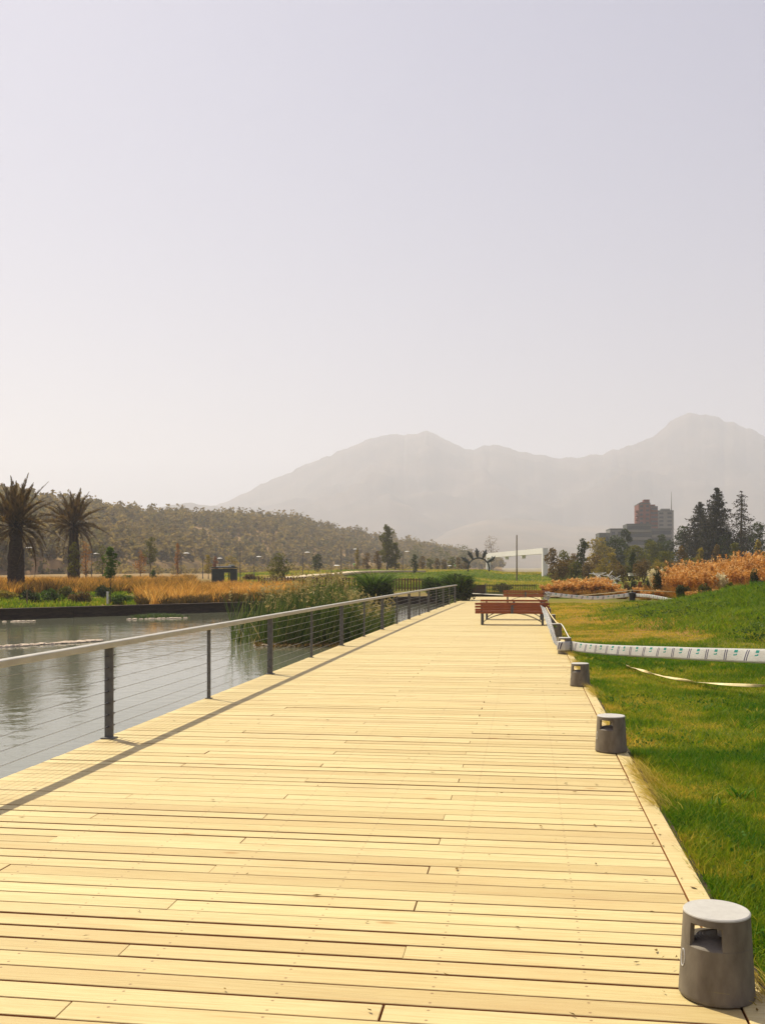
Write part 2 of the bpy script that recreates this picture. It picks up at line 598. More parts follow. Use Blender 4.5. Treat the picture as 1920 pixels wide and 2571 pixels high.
M['reed'] = m_leaf('reed_blades', (.022, .048, .010), (.105, .145, .026), .45, .55, (.44, .33, .13))
M['plume'] = m_leaf('pampas_plumes', (.30, .115, .020), (.66, .30, .055), .55, .8, (.92, .66, .30))
M['plume_w'] = m_leaf('cream_plumes', (.62, .50, .24), (.90, .82, .55), .5, .8)
M['pampas'] = m_leaf('pampas_leaves', (.09, .05, .010), (.50, .23, .035), .5, .7)
M['clover'] = m_leaf('clover_leaves', (.025, .09, .008), (.10, .22, .02), .4)
M['purple'] = m_leaf('purple_leaves', (.03, .02, .04), (.10, .06, .10), .3)


# ------------------------------------------------------------------ foliage geometry
def leaf_cards(P, size, up=.3, asp=.55, tint=None, jit=.4):
    """one folded diamond leaf for each point"""
    n = len(P)
    P = np.asarray(P, float)
    a = rng.normal(size=(n, 3)); a[:, 2] = a[:, 2] * (1 - up) + up * .2
    a /= np.linalg.norm(a, axis=1)[:, None] + 1e-9
    r = rng.normal(size=(n, 3))
    b = np.cross(a, r); b /= np.linalg.norm(b, axis=1)[:, None] + 1e-9
    s = (np.asarray(size) * (1 + jit * rng.uniform(-1, 1, n)))[:, None]
    c = np.cross(a, b) * s * .12
    V = np.stack([P - a * s * .5, P + b * s * asp * .5 + c, P + a * s * .5, P - b * s * asp * .5 + c], 1).reshape(-1, 3)
    q = np.arange(4 * n).reshape(n, 4)
    t = rng.uniform(0, 1, n) if tint is None else np.clip(tint, 0, 1)
    return V, q, np.repeat(t, 4)


def blades(B, h, w, az, lean, bend, tint, seg=2):
    """tapered blades: B (n,3) roots, h height, w width, az direction of lean, lean/bend in fractions of h"""
    n = len(B); B = np.asarray(B, float)
    h = np.broadcast_to(h, n); w = np.broadcast_to(w, n); lean = np.broadcast_to(lean, n); bend = np.broadcast_to(bend, n)
    dx = np.cos(az); dy = np.sin(az)
    face = rng.uniform(0, 2 * np.pi, n)
    sx = np.cos(face) * w * .5; sy = np.sin(face) * w * .5
    V = []
    for k in range(seg):
        t = k / seg
        off = (lean * t + bend * t * t) * h
        z = h * (t - .35 * bend * t * t)
        wk = 1 - .45 * t
        c = B + np.stack([dx * off, dy * off, z], 1)
        e = np.stack([sx * wk, sy * wk, np.zeros(n)], 1)
        V += [c - e, c + e]
    off = (lean + bend) * h
    V.append(B + np.stack([dx * off, dy * off, h * (1 - .35 * bend)], 1))
    m = 2 * seg + 1
    V = np.stack(V, 1).reshape(-1, 3)
    i = np.arange(n)[:, None] * m
    quads = np.concatenate([i + np.array([2 * k, 2 * k + 1, 2 * k + 3, 2 * k + 2]) for k in range(seg - 1)]) if seg > 1 else np.zeros((0, 4), int)
    tris = i + np.array([2 * seg - 2, 2 * seg - 1, 2 * seg])
    return V, quads, tris, np.repeat(tint, m)


def merge(parts):
    V = []; Q = []; T = []; C = []; k = 0
    for p in parts:
        if len(p) == 3: v, q, c = p; t = None
        else: v, q, t, c = p
        V.append(v); C.append(c)
        if q is not None and len(q): Q.append(q + k)
        if t is not None and len(t): T.append(t + k)
        k += len(v)
    return np.concatenate(V), (np.concatenate(Q) if Q else None), (np.concatenate(T) if T else None), np.concatenate(C)


def clump_points(n, clumps, shell=.55):
    """points spread through ellipsoid clumps, more of them near the surface; returns points and a per-clump tone"""
    w = np.array([c[3] * c[4] for c in clumps]); w = w / w.sum()
    k = rng.choice(len(clumps), n, p=w)
    C = np.array(clumps)[k]
    d = rng.normal(size=(n, 3)); d /= np.linalg.norm(d, axis=1)[:, None]
    r = rng.uniform(0, 1, n) ** (1 / 3) * (1 - shell) + shell * rng.uniform(.75, 1.08, n)
    P = C[:, :3] + d * r[:, None] * np.stack([C[:, 3], C[:, 3], C[:, 4]], 1)
    tone = _hash(k * 1.0, k * 2.0, 5) * .5
    return P, tone


def limb_tubes(mb, H, r, n=5, spread=.3, start=.35, seed=0):
    rr = random.Random(seed)
    pts = []; rad = []
    for i in range(6):
        t = i / 5
        pts.append((rr.uniform(-.03, .03) * H * t, rr.uniform(-.03, .03) * H * t, H * .9 * t - .05))
        rad.append(r * (1 - .8 * t) * (1.3 if i == 0 else 1))
    mb.tube(pts, rad, 7)
    for k in range(n):
        t = start + (.85 - start) * k / max(1, n - 1)
        a = rr.uniform(0, 6.28); L = spread * H * rr.uniform(.6, 1.1)
        z = H * .9 * t
        p0 = Vector((0, 0, z)); p1 = p0 + Vector((math.cos(a) * L * .55, math.sin(a) * L * .55, L * .45))
        p2 = p0 + Vector((math.cos(a) * L, math.sin(a) * L, L * .95))
        mb.tube([p0, p1, p2], [r * .45 * (1 - t * .6), r * .3 * (1 - t * .6), r * .08], 5)


def tree(name, label, px, d, ytop, wpx, mat='olive', shape='round', leaves=1400, leaf=None, bare=.25, group=None, cat='tree', seed=0, z=None, dens=1.0, trunk_r=None, lean=0):
    """one tree or bush: crown of many leaf clumps round a limbed trunk"""
    b = W(px, d, z)
    Ht = Zat(ytop, d) - b.z
    wd = wpx / FPX * d
    rr = random.Random(seed * 13 + int(px))
    root = empty(name, b, rr.uniform(0, 6.28))
    tag(root, label, cat, group)
    mb = MB()
    tr = trunk_r or max(.02, Ht * .018)
    limb_tubes(mb, Ht * .95, tr, 7, .22 if shape != 'round' else .3, max(.12, bare), seed)
    mb.build('trunk', M['trunk'], root, smooth=True)
    clumps = []
    c0 = Ht * bare; ch = Ht - c0
    R = wd / 2
    nc = 16 if shape != 'column' else 18
    for k in range(nc):
        t = (k + rr.random()) / nc
        if shape == 'round':
            prof = math.sin(math.pi * min(1, .12 + .86 * t)) ** .7
        elif shape == 'column':
            prof = min(1, .45 + 1.6 * t) * (1 - t ** 3.2) ** .6 + .08
        elif shape == 'cone':
            prof = (1 - t) ** .8 * min(1, .5 + 3 * t) + .06
        else:
            prof = math.sin(math.pi * (.18 + .78 * t))
        a = rr.uniform(0, 6.28); q = R * prof * rr.uniform(.25, .75)
        cr = R * (.30 + .32 * prof) * rr.uniform(.65, 1.1)
        crz = max(cr * .8, ch / nc * 1.6) * rr.uniform(.8, 1.1)
        clumps.append((math.cos(a) * q, math.sin(a) * q, min(c0 + ch * t, Ht - crz * .8), cr, crz))
    n = int(leaves * dens)
    P, tone = clump_points(n, clumps)
    P[:, 2] = np.maximum(P[:, 2], .05)
    sz = leaf or max(.10, .026 * math.sqrt(d / 40) * Ht ** .6 + .0012 * d)
    V, q, tt = leaf_cards(P, sz, tint=tone + rng.uniform(0, .5, n))
    ob('crown', mesh_np('crown', V, q, None, M[mat], tt), root)
    return root


def conifer(name, label, px, d, ytop, wpx, levels=34, sparse=False, seed=1):
    b = W(px, d)
    Ht = Zat(ytop, d) - b.z
    R = wpx / FPX * d / 2
    rr = np.random.default_rng(seed)
    root = empty(name, b)
    tag(root, label, 'tree')
    MB().tube([(0, 0, -.1), (0, 0, Ht * .5), (rr.uniform(-.15, .15), 0, Ht * .97)], [Ht * .020, Ht * .012, .03], 8).build('trunk', M['trunk'], root, smooth=True)
    parts = []; lb = MB()
    for i in range(levels):
        t = (i + rr.uniform(-.3, .3)) / levels
        t = min(max(t, 0), .985)
        z = Ht * (.16 + .83 * t)
        prof = (1 - t) ** (.85 if not sparse else .75) * (1 - .25 * math.exp(-t * 8)) + .035
        nb = int((9 if not sparse else 6) * (1 - .55 * t)) + 2
        for k in range(nb):
            a = rr.uniform(0, 2 * np.pi)
            L = R * prof * rr.uniform(.55, 1.18)
            droop = rr.uniform(.05, .35) if not sparse else rr.uniform(.25, .55)
            nn = int((34 if not sparse else 20) * (L / R + .15))
            s = rr.uniform(.08, 1.02, nn)
            x = s * L; zz = -droop * L * s + .22 * L * s ** 2.2
            wdt = .16 * L * (1 - s * .75) + .05
            P = np.stack([np.cos(a) * x, np.sin(a) * x, z + zz], 1) + rr.normal(size=(nn, 3)) * np.stack([wdt, wdt, wdt * .45 + .02], 1)
            if sparse: P[:, 2] -= rr.uniform(0, .22, nn) * L * .5
            parts.append(leaf_cards(P, .44 if not sparse else .32, up=-.2, asp=.35, tint=rr.uniform(0, .4) + rr.uniform(0, .6, nn)))
            if L > .4 and k % 2 == 0:
                lb.tube([(0, 0, z), (math.cos(a) * L * .55, math.sin(a) * L * .55, z - droop * L * .5), (math.cos(a) * L * .95, math.sin(a) * L * .95, z - droop * L * .8)], [.05, .03, .012], 4)
    V, q, t_, c = merge(parts)
    ob('crown', mesh_np('crown', V, q, None, M['conifer'], c), root)
    lb.build('branches', M['trunk'], root)
    return root



# ------------------------------------------------------------------ ground, water, hills, mountains
def graded(lo, hi, step, far_lo, far_hi, g=1.22):
    a = list(np.arange(lo, hi + 1e-6, step))
    s = step
    x = hi
    while x < far_hi:
        s *= g; x += s; a.append(min(x, far_hi))
    s = step; x = lo
    while x > far_lo:
        s *= g; x -= s; a.insert(0, max(x, far_lo))
    return np.array(sorted(set(a)))


gx = graded(-34, 24, .4, -5000, 5000)
gx = np.array(sorted(set(list(gx[(gx < .3) | (gx > 1.05)]) + [.30, .56, .60, .70, .86, .95, 1.05])))
gy = graded(-4, 84, .4, -300, 5600)
GX, GY = np.meshgrid(gx, gy)
GZ = HT(GX, GY)
nx, ny = len(gx), len(gy)
ii = (np.arange(ny - 1)[:, None] * nx + np.arange(nx - 1)[None, :]).ravel()
gq = np.stack([ii, ii + 1, ii + nx + 1, ii + nx], 1)


def tone_at(x, y):
    """bare colour of the ground cover at a place"""
    sd = sd_poly(x, y)
    lawn = np.array([.095, .125, .010]); olive = np.array([.19, .165, .022]); dry = np.array([.30, .165, .045])
    tan = np.array([.30, .20, .09]); bank = np.array([.16, .115, .035]); mud = np.array([.10, .075, .04])
    n = fbm(x * .35, y * .35, 31)
    c = lawn + (olive - lawn) * sst(.42, .62, n)[..., None]
    # dry flat lawn by the benches
    dm = sst(20, 27, y) * (1 - sst(50, 58, y)) * sst(.9, 1.6, x) * (1 - sst(4.2, 7.0, x + (n - .5) * 4)) * .9
    c = c + (dry - c) * dm[..., None]
    # pampas bed
    pb = sst(46, 52, y) * (1 - sst(85, 100, y)) * sst(3, 8, x)
    c = c + (bank - c) * (pb * .9)[..., None]
    # golden bank left of the lagoon, tan fields behind it
    lb = sst(-4.5, -7, x) * sst(.5, 3, sd) * (1 - sst(70, 78, y - .0 * x) * sst(-26, -14, x))
    c = c + (bank * 1.25 - c) * lb[..., None]
    tf = sst(95, 130, y) * sst(-16, -24, x + .0 * y)
    c = c + (tan - c) * (tf * .85)[..., None]
    far = sst(175, 260, y)
    c = c + (np.array([.22, .17, .075]) - c) * far[..., None]
    wet = (sd < .6) | ((x < .6) & (x > -4.4) & (y < 64.4))
    c = np.where(wet[..., None], mud * .6, c)
    return c


tc_ = tone_at(GX, GY).reshape(-1, 3)
gcol = np.concatenate([tc_, np.ones((len(tc_), 1))], 1)
ground = ob('ground', mesh_np('ground', np.stack([GX, GY, GZ], -1).reshape(-1, 3), gq, None, M['ground'], smooth=True, col=gcol))
tag(ground, 'grassy park ground with lawns and planted banks', kind='structure')

WATER_Z = -0.45
wv = [(-75, -29, WATER_Z), (.2, -29, WATER_Z), (.2, 66.5, WATER_Z), (-75, 66.5, WATER_Z)]
water = ob('water', mesh_np('water', wv, [(0, 1, 2, 3)], None, M['water']))
tag(water, 'still grey green lagoon beside the boardwalk', kind='structure')


def ridge_object(name, label, pts, front, back, mat, rough, seed, base=0.0, ncross=26, step=1.0, rel=1.0):
    """a ridge as real terrain: pts are crest points (column, crest row, distance); slopes run down in front and behind"""
    px = np.array([p[0] for p in pts], float)
    us = np.linspace(px[0], px[-1], int((px[-1] - px[0]) / step))
    py = np.interp(us, px, [p[1] for p in pts]); dd = np.interp(us, px, [p[2] for p in pts])
    cz = CAM_H - (py - HY) * dd / FPX
    cz = cz + (fbm(us / 26.0, us * 0 + seed, seed, 4) - .5) * .055 * np.maximum(cz, 0) * (1.0 if cz.max() > 150 else .5)
    crest = np.stack([dd * FW[0] + (us - CX) / FPX * dd * RT[0], dd * FW[1] + (us - CX) / FPX * dd * RT[1]], 1)
    dirn = crest / np.linalg.norm(crest, axis=1)[:, None]
    V = []
    ts = np.concatenate([np.linspace(-1, 0, ncross), np.linspace(0, 1, ncross // 2)[1:]])
    for t in ts:
        L = front if t < 0 else back
        p = crest + dirn * (t * L)
        prof = (1 - abs(t)) ** 1.15
        nz = (fbm(p[:, 0] / rough, p[:, 1] / rough, seed, 5) - .5)
        rid = 1 - np.abs(fbm(p[:, 0] / (rough * 1.7), p[:, 1] / (rough * 1.7), seed + 7, 4) * 2 - 1)
        z = base + (cz - base) * prof + (nz * .30 + (rid - .8) * .22) * (cz - base) * rel * (1 - prof) * prof * 3.0
        if t <= -.999 or t >= .999: z = z * 0 - 6
        V.append(np.stack([p[:, 0], p[:, 1], z], 1))
    V = np.stack(V, 0)
    a, b = V.shape[:2]
    i = (np.arange(a - 1)[:, None] * b + np.arange(b - 1)[None, :]).ravel()
    q = np.stack([i, i + 1, i + b + 1, i + b], 1)
    o = ob(name, mesh_np(name, V.reshape(-1, 3), q, None, M[mat], smooth=True))
    tag(o, label, kind='structure')
    return V


MD = 3400
ridge_object('mountain', 'hazy twin-topped mountain ridge across the horizon',
             [(380, 1330, MD), (480, 1296, MD), (575, 1256, MD), (640, 1226, MD), (700, 1196, MD), (760, 1171, MD), (830, 1141, MD), (880, 1118, MD), (925, 1098, MD),
              (960, 1091, MD), (1000, 1090, MD), (1035, 1094, MD), (1070, 1084, MD), (1092, 1087, MD), (1120, 1102, MD), (1150, 1119, MD), (1180, 1128, MD),
              (1215, 1118, MD), (1250, 1122, MD), (1290, 1131, MD), (1340, 1141, MD), (1390, 1149, MD), (1440, 1150, MD), (1485, 1146, MD), (1530, 1131, MD),
              (1590, 1112, MD), (1640, 1092, MD), (1672, 1066, MD), (1700, 1048, MD), (1730, 1040, MD), (1775, 1040, MD), (1805, 1046, MD), (1840, 1062, MD),
              (1885, 1080, MD), (1930, 1102, MD), (2050, 1160, MD), (2250, 1230, MD), (2500, 1300, MD)],
             1250, 750, 'mount', 300, 3, 8, 44, 5, 1.9)
ridge_object('foothill', 'tan scrub-covered foothill below the mountain',
             [(900, 1400, 2500), (1010, 1372, 2500), (1090, 1345, 2500), (1160, 1322, 2500), (1230, 1304, 2500), (1290, 1300, 2500), (1360, 1310, 2500), (1430, 1322, 2500), (1520, 1318, 2500), (1640, 1326, 2500), (1800, 1338, 2500), (2100, 1390, 2500)],
             900, 400, 'foot', 220, 13, 6, 30, 5, 1.5)
ridge_object('far_hill', 'faint low hill behind the wooded slope',
             [(150, 1330, 2600), (300, 1290, 2600), (420, 1268, 2600), (480, 1262, 2600), (560, 1275, 2600), (700, 1320, 2600), (850, 1380, 2600)],
             600, 350, 'mount', 260, 23, 6, 20, 5)
HPTS = [(-420, 1262, 330), (-200, 1256, 330), (-60, 1255, 335), (30, 1262, 340), (90, 1272, 350), (150, 1280, 365), (236, 1290, 385), (290, 1300, 400), (360, 1305, 420),
        (420, 1306, 435), (480, 1304, 450), (550, 1306, 470), (640, 1310, 490), (700, 1313, 505), (740, 1316, 515), (800, 1332, 530), (850, 1342, 545), (900, 1350, 560),
        (1000, 1368, 590), (1080, 1384, 620), (1150, 1398, 650), (1260, 1420, 690)]
HV = ridge_object('wooded_hill', 'brown earth slope under the woodland across the lagoon', HPTS, 190, 120, 'hill', 60, 33, 3, 24, 4)

# the wood on that slope: one mass of small trees
parts = []
fr = HV[:24]
nr, nc_ = fr.shape[:2]
nt_ = 2700
ri = rng.uniform(0, 1, nt_) * (nr - 1.001)
ri[:700] = rng.uniform(nr - 5.5, nr - 1.01, 700)
ci = rng.uniform(0, 1, nt_) * (nc_ - 1.001)
for a, b in zip(ri, ci):
    i0, j0 = int(a), int(b)
    fa, fb = a - i0, b - j0
    p = (fr[i0, j0] * (1 - fa) + fr[i0 + 1, j0] * fa) * (1 - fb) + (fr[i0, j0 + 1] * (1 - fa) + fr[i0 + 1, j0 + 1] * fa) * fb
    hi = rng.uniform(3.6, 7.4) * (.62 + .38 * a / nr)
    wd = hi * rng.uniform(.36, .62)
    tone = rng.uniform(0, .5) + .35 * rng.random() ** 2
    k = 52
    c = [(rng.uniform(-.35, .35) * wd, rng.uniform(-.35, .35) * wd, hi * (.30 + .58 * t), wd * (.85 - .45 * t), hi * .2) for t in np.linspace(0, 1, 4)]
    P, _ = clump_points(k, c, .5)
    parts.append(leaf_cards(P + p, 1.4, tint=np.full(k, tone) + rng.uniform(-.15, .2, k)))
for k in range(650):                                        # scrub on the flat below the slope
    px = rng.uniform(-120, 1150); d = rng.uniform(175, 340)
    p = np.array(W(px, d, 1.2 + .004 * (d - 170)))
    hi = rng.uniform(.8, 2.6)
    P, _ = clump_points(22, [(0, 0, hi * .45, hi * .55, hi * .5), (hi * .4, 0, hi * .35, hi * .4, hi * .4)], .5)
    parts.append(leaf_cards(P + p, .55, tint=np.full(22, rng.uniform(.1, 1.0)) + rng.uniform(-.15, .2, 22)))
V, q, t_, c = merge(parts)
wood = ob('woodland', mesh_np('woodland', V, q, None, M['wood'], c))
tag(wood, 'hazy brown and green woodland covering the slope across the lagoon', 'woodland', kind='stuff')

# haze between here and the mountains
hz = MB().box((0, 2650, 345), (10400, 6300, 700)).build('haze', None)
hz.data.materials.clear()
hm = D2.materials.new('haze_air')
hm.use_nodes = True
hn = hm.node_tree
hn.nodes.remove(hn.nodes['Principled BSDF'])
pv = hn.nodes.new('ShaderNodeVolumePrincipled')
pv.inputs['Color'].default_value = (.85, .875, .965, 1)
pv.inputs['Density'].default_value = 0.00042
pv.inputs['Anisotropy'].default_value = .27
hn.links.new(pv.outputs[0], hn.nodes['Material Output'].inputs['Volume'])
hz.data.materials.append(hm)
tag(hz, kind='stuff')

# ------------------------------------------------------------------ the boardwalk
XL, XR, XT = -4.02, .778, .89
XA, XB, XC = -.516, -1.68, -2.80
PITCH = .145
Y0 = 3.58 - PITCH / 2 - 12 * PITCH
deck = empty('boardwalk')
tag(deck, 'long pale timber boardwalk of crosswise planks', kind='structure')
rows = int((64.3 - Y0) / PITCH)
plank_cache = {}


def left_edge(y):
    return XL + .00045 * max(0, y - 20) ** 2 * .7


def plank_mesh(L):
    k = round(L, 3)
    if k not in plank_cache:
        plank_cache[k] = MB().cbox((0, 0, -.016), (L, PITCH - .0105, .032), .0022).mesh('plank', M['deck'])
    return plank_cache[k]


fm = MB()
count = 0
for i in range(rows):
    yc = Y0 + PITCH * (i + .5)
    xl = left_edge(yc)
    j = i % 4
    cut = {0: XA, 3: XB, 2: XC}.get(j)
    if cut is None: seg = [(xl, XR)]
    else:
        cut += random.uniform(-.012, .012)
        g = random.choice([.0015, .003, .006, .009])
        seg = [(xl, cut - g / 2), (cut + g / 2, XR)]
    near = 3.0 < yc < 27.2
    for (a, b_) in seg:
        L = b_ - a
        wsc = random.choice([.885, .93, .96, .975, 1.0, 1.01, 1.03, 1.04]) + random.uniform(-.012, .004)
        rz = random.uniform(-.0012, .0012) * (4.8 / max(L, 1.5)) ** .5
        dz = random.uniform(-.0022, .0014)
        if near and count < 299:
            count += 1
            # a handful of mesh lengths; the last few millimetres by scale
            key = min((4.798, 3.504, 1.294, 2.34, 2.458, 1.22, 3.578), key=lambda k: abs(k - L))
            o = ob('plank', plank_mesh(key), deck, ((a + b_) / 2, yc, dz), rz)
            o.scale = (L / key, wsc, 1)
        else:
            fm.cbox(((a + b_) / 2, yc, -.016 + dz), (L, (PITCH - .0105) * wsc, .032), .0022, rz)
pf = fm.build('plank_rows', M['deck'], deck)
pf['kind'] = 'stuff'
y = 2.0
ei = 0
while y < 64:
    L = 2.94
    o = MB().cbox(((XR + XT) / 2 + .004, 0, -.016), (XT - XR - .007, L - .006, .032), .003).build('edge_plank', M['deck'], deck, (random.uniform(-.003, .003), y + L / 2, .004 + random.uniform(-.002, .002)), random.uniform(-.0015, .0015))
    y += L
MB().box((XT + .018, 33.2, -.14), (.03, 62.4, .26)).build('fascia_board', M['wall'], deck)
for k, xj in enumerate((-3.75, -3.0, -2.2, -1.4, -.6, .1, .66)):
    MB().box((xj, 33.2, -.115), (.07, 62, .16)).build('joist', M['joist'], deck)

# retaining wall of the far bank
BANK = [Vector((-50, 0, 0)), Vector((-36, 20.3, 0)), Vector((-22.2, 39.6, 0)), Vector((-18.15, 45.3, 0)), Vector((-14.1, 51.0, 0)), Vector((-10.9, 56.7, 0)), Vector((-7.7, 62.5, 0)), Vector((-5.0, 65.3, 0))]
bw = empty('bank_wall', (-22, 40, -.1))
tag(bw, 'low dark timber retaining wall along the far side of the lagoon', 'wall')
for a, b_ in zip(BANK[:-1], BANK[1:]):
    e = b_ - a
    n = max(1, int(e.length / 2.6))
    for k in range(n):
        c = a + e * ((k + .5) / n)
        ang = math.atan2(e.y, e.x)
        nrm = Vector((-e.y, e.x, 0)).normalized()
        cc = c + nrm * .22
        MB().box((0, 0, 0), (e.length / n - .02, .42, 1.2)).build('wall_panel', M['wall'], bw, cc - Vector(bw.location) + Vector((0, 0, -.64 + random.uniform(-.01, .01))), ang)
        MB().box((0, 0, 0), (e.length / n - .01, .50, .06)).build('coping', M['wall'], bw, cc - Vector(bw.location) + Vector((0, 0, -.005)), ang)

# ------------------------------------------------------------------ railing along the water
RX = -3.96
RAIL_H = .93
railing = empty('railing', (RX, 9, 0))
tag(railing, 'grey steel cable railing along the water side of the boardwalk', 'railing')


def rail_x(y):
    return left_edge(y) + .06


def rp(y, z):
    return Vector((rail_x(y) - RX, y - 9, z))


ys = list(np.arange(-1.5, 52.6, 1.5))
hb = MB()
for a, b_ in zip(ys[:-1], ys[1:]):
    pass
# handrail: one swept box section with softened corners
sec = [(-.042, -.028), (.042, -.028), (.046, -.022), (.046, .022), (.040, .028), (-.040, .028), (-.046, .022), (-.046, -.022)]
hv = []; hf = []
for i, y in enumerate(ys):
    p = rp(y, RAIL_H - .028)
    for (sx, sz) in sec: hv.append((p.x + sx, p.y, p.z + sz))
    if i:
        for j in range(8):
            a = (i - 1) * 8 + j; b_ = (i - 1) * 8 + (j + 1) % 8
            hf.append((a, b_, b_ + 8, a + 8))
hf.append(tuple(range(8))); hf.append(tuple((len(ys) - 1) * 8 + j for j in reversed(range(8))))
me = D2.meshes.new('handrail'); me.from_pydata(hv, [], [tuple(reversed(f)) for f in hf]); me.materials.append(M['rail'])
ob('handrail', me, railing)
CAB = [.115 + .113 * k for k in range(7)]
for z in CAB:
    MB().tube([rp(y, z + .004 * math.sin(y)) for y in np.arange(-1.5, 52.6, 1.5)], .0026, 5).build('cable', M['cable'], railing)
wide = MB().box((0, 0, (RAIL_H - .06) / 2), (.085, .018, RAIL_H - .056)).box((0, .03, (RAIL_H - .06) / 2), (.012, .05, RAIL_H - .058)).box((0, .0, .006), (.13, .11, .012)).mesh('post', M['post'])
thin = MB().box((0, 0, (RAIL_H - .06) / 2), (.045, .014, RAIL_H - .056)).box((0, .0, .005), (.08, .07, .010)).mesh('post', M['post'])
fit = MB().tube([(0, 0, 0), (0, .07, 0)], [.008, .008], 6).tube([(0, .07, 0), (0, .10, 0)], [.005, .003], 6).tube([(0, .035, 0), (0, .05, 0)], [.011, .011], 6).mesh('cable_fitting', M['iron'])
for k, y in enumerate(np.arange(9.09 - 6.08, 52, 3.04)):
    isw = (k % 2 == 0)
    o = ob('post', wide if isw else thin, railing, rp(y, 0))
    if isw and y < 23:
        for z in CAB:
            for sgn in (1, -1):
                f = ob('cable_fitting', fit, o, (0, .055 if sgn > 0 else -.01, z))
                if sgn < 0: f.rotation_euler = (0, 0, math.pi)

# ------------------------------------------------------------------ bollard lights on the lawn edge
def bollard_proto():
    root = empty('bollard_light')
    H_, R0, R1 = .315, .139, .121

    def rad(z): return R0 + (R1 - R0) * z / H_
    rr = MB()
    rr.lathe([(0, 0), (R0 - .002, 0), (R0, .003), (rad(.012), .014), (rad(.196), .196), (rad(.2) - .004, .2)], 48)
    rr.build('body', M['bollard'], root, smooth=True)
    lv = MB()
    prof = []
    r = rad(.2) - .004; z = .2
    for k in range(7):
        prof += [(r, z), (r - .006, z + .004), (r - .011, z + .0015)]
        r -= .0115; z += .0028
    prof += [(r, z), (.0, z)]
    lv.lathe(prof, 48).build('louvre', M['bollard'], root, smooth=True)
    cp = MB()
    cp.lathe([(0, .281), (rad(.281) - .002, .281), (rad(.283), .283), (rad(.306), .306), (0, .3062)], 48).build('cap', M['bollard'], root, smooth=True)
    MB().lathe([(0, .3064), (rad(.306) + .0012, .3064), (rad(.311) + .001, .311), (rad(.313) - .003, H_), (0, H_ + .001)], 48).build('sunlit_disc', M['bollard_sunlit'], root, smooth=True)  # thin disc added to carry the painted sunlit top

    def arc(a0, a1, name):
        p = [(rad(.198), .198), (rad(.283), .283), (rad(.283) - .02, .283), (rad(.198) - .02, .198)]
        MB().lathe(p, 20, a0=math.radians(a0), a1=math.radians(a1), close=True).build(name, M['bollard'], root, smooth=True)
    arc(-88, 88, 'back_shell')
    arc(166, 214, 'pillar')
    MB().lathe([(0, .215), (.028, .215), (.028, .281), (0, .281)], 20, c=(.03, 0, 0)).build('lamp_lens', M['lens'], root, smooth=True)
    # oval maker's ring on the deck side
    e = MB()
    pts = []
    for k in range(25):
        a = 2 * math.pi * k / 24
        zz = .14 + .032 * math.sin(a); th = math.radians(196) + .11 * math.cos(a)
        q = rad(zz) + .001
        pts.append((q * math.cos(th), q * math.sin(th), zz))
    e.tube(pts, .0016, 5, cap=False).build('emblem_ring', M['cap'], root)
    return root


BY = [3.91, 9.07, 14.2, 19.7, 25.0, 30.3, 35.6, 40.9, 46.2]
BL = ['squat grey bollard light in the near corner of the boardwalk',
      'grey bollard light second along the lawn edge of the boardwalk',
      'grey bollard light third along, standing just before the printed tape',
      'bollard light with the wide printed tape wound round it',
      'bollard light just behind the one wound with printed tape',
      'bollard light on the lawn edge level with the nearest bench',
      'bollard light on the lawn edge just past the pair of benches',
      'small far bollard light second past the pair of benches',
      'farthest small bollard light before the last bench']
bp = bollard_proto()
for k, y in enumerate(BY):
    o = bp if k == 0 else copy_tree(bp)
    o.location = (.714 if k == 0 else .75, y, .0065)
    o.rotation_euler = (0, 0, random.uniform(-.08, .08))
    tag(o, BL[k], 'bollard', 'bollard lights along the lawn edge')


# ------------------------------------------------------------------ benches
def bench_proto():
    root = empty('bench')
    Lb = 2.22
    # seen from behind: the back is nearest
    for k in range(4):
        z = .36 + .088 * k; y = -.02 * k
        MB().cbox((0, 0, 0), (Lb, .038, .066), .004).build('back_slat', M['bench'], root, (0, y - .02, z + .01))
    for k in range(5):
        MB().cbox((0, 0, 0), (Lb, .085, .036), .004).build('seat_slat', M['bench'], root, (0, .07 + .094 * k, .40 - .004 * k))
    for x in (-.905, .905):
        lg = MB()
        lg.tube([(x, -.01, 0), (x, -.01, .40), (x, -.10 + .03, .67)], [.034, .032, .022], 6)
        lg.build('leg', M['iron'], root)
        MB().tube([(x, .47, 0), (x, .47, .37)], [.034, .03], 6).build('leg', M['iron'], root)
        MB().box((x, .23, .365), (.05, .50, .03)).build('seat_bearer', M['iron'], root)
    MB().box((0, -.075, .50), (.07, .014, .32)).box((0, .2, .368), (.05, .5, .025)).build('centre_strap', M['iron'], root)
    for y_ in (-.01, .47):
        pts = [(-.9 + 1.8 * t, y_, .06 + .29 * math.sin(math.pi * t) ** .8) for t in np.linspace(0, 1, 15)]
        MB().tube(pts, .008, 5).build('brace', M['iron'], root)
    return root


bn = bench_proto()
BB = [(-.41, 30.2, 'nearest red-brown slatted bench, with the printed tape tied to its end'),
      (-.40, 33.6, 'middle red-brown bench close behind the nearest one'),
      (-.02, 50.6, 'farthest red-brown bench with crumpled white tape on its end')]
for k, (x, y, l) in enumerate(BB):
    o = bn if k == 0 else copy_tree(bn)
    o.location = (x, y, .003)
    o.rotation_euler = (0, 0, (-.01, .012, -.02)[k])
    tag(o, l, 'bench', 'slatted benches across the boardwalk')


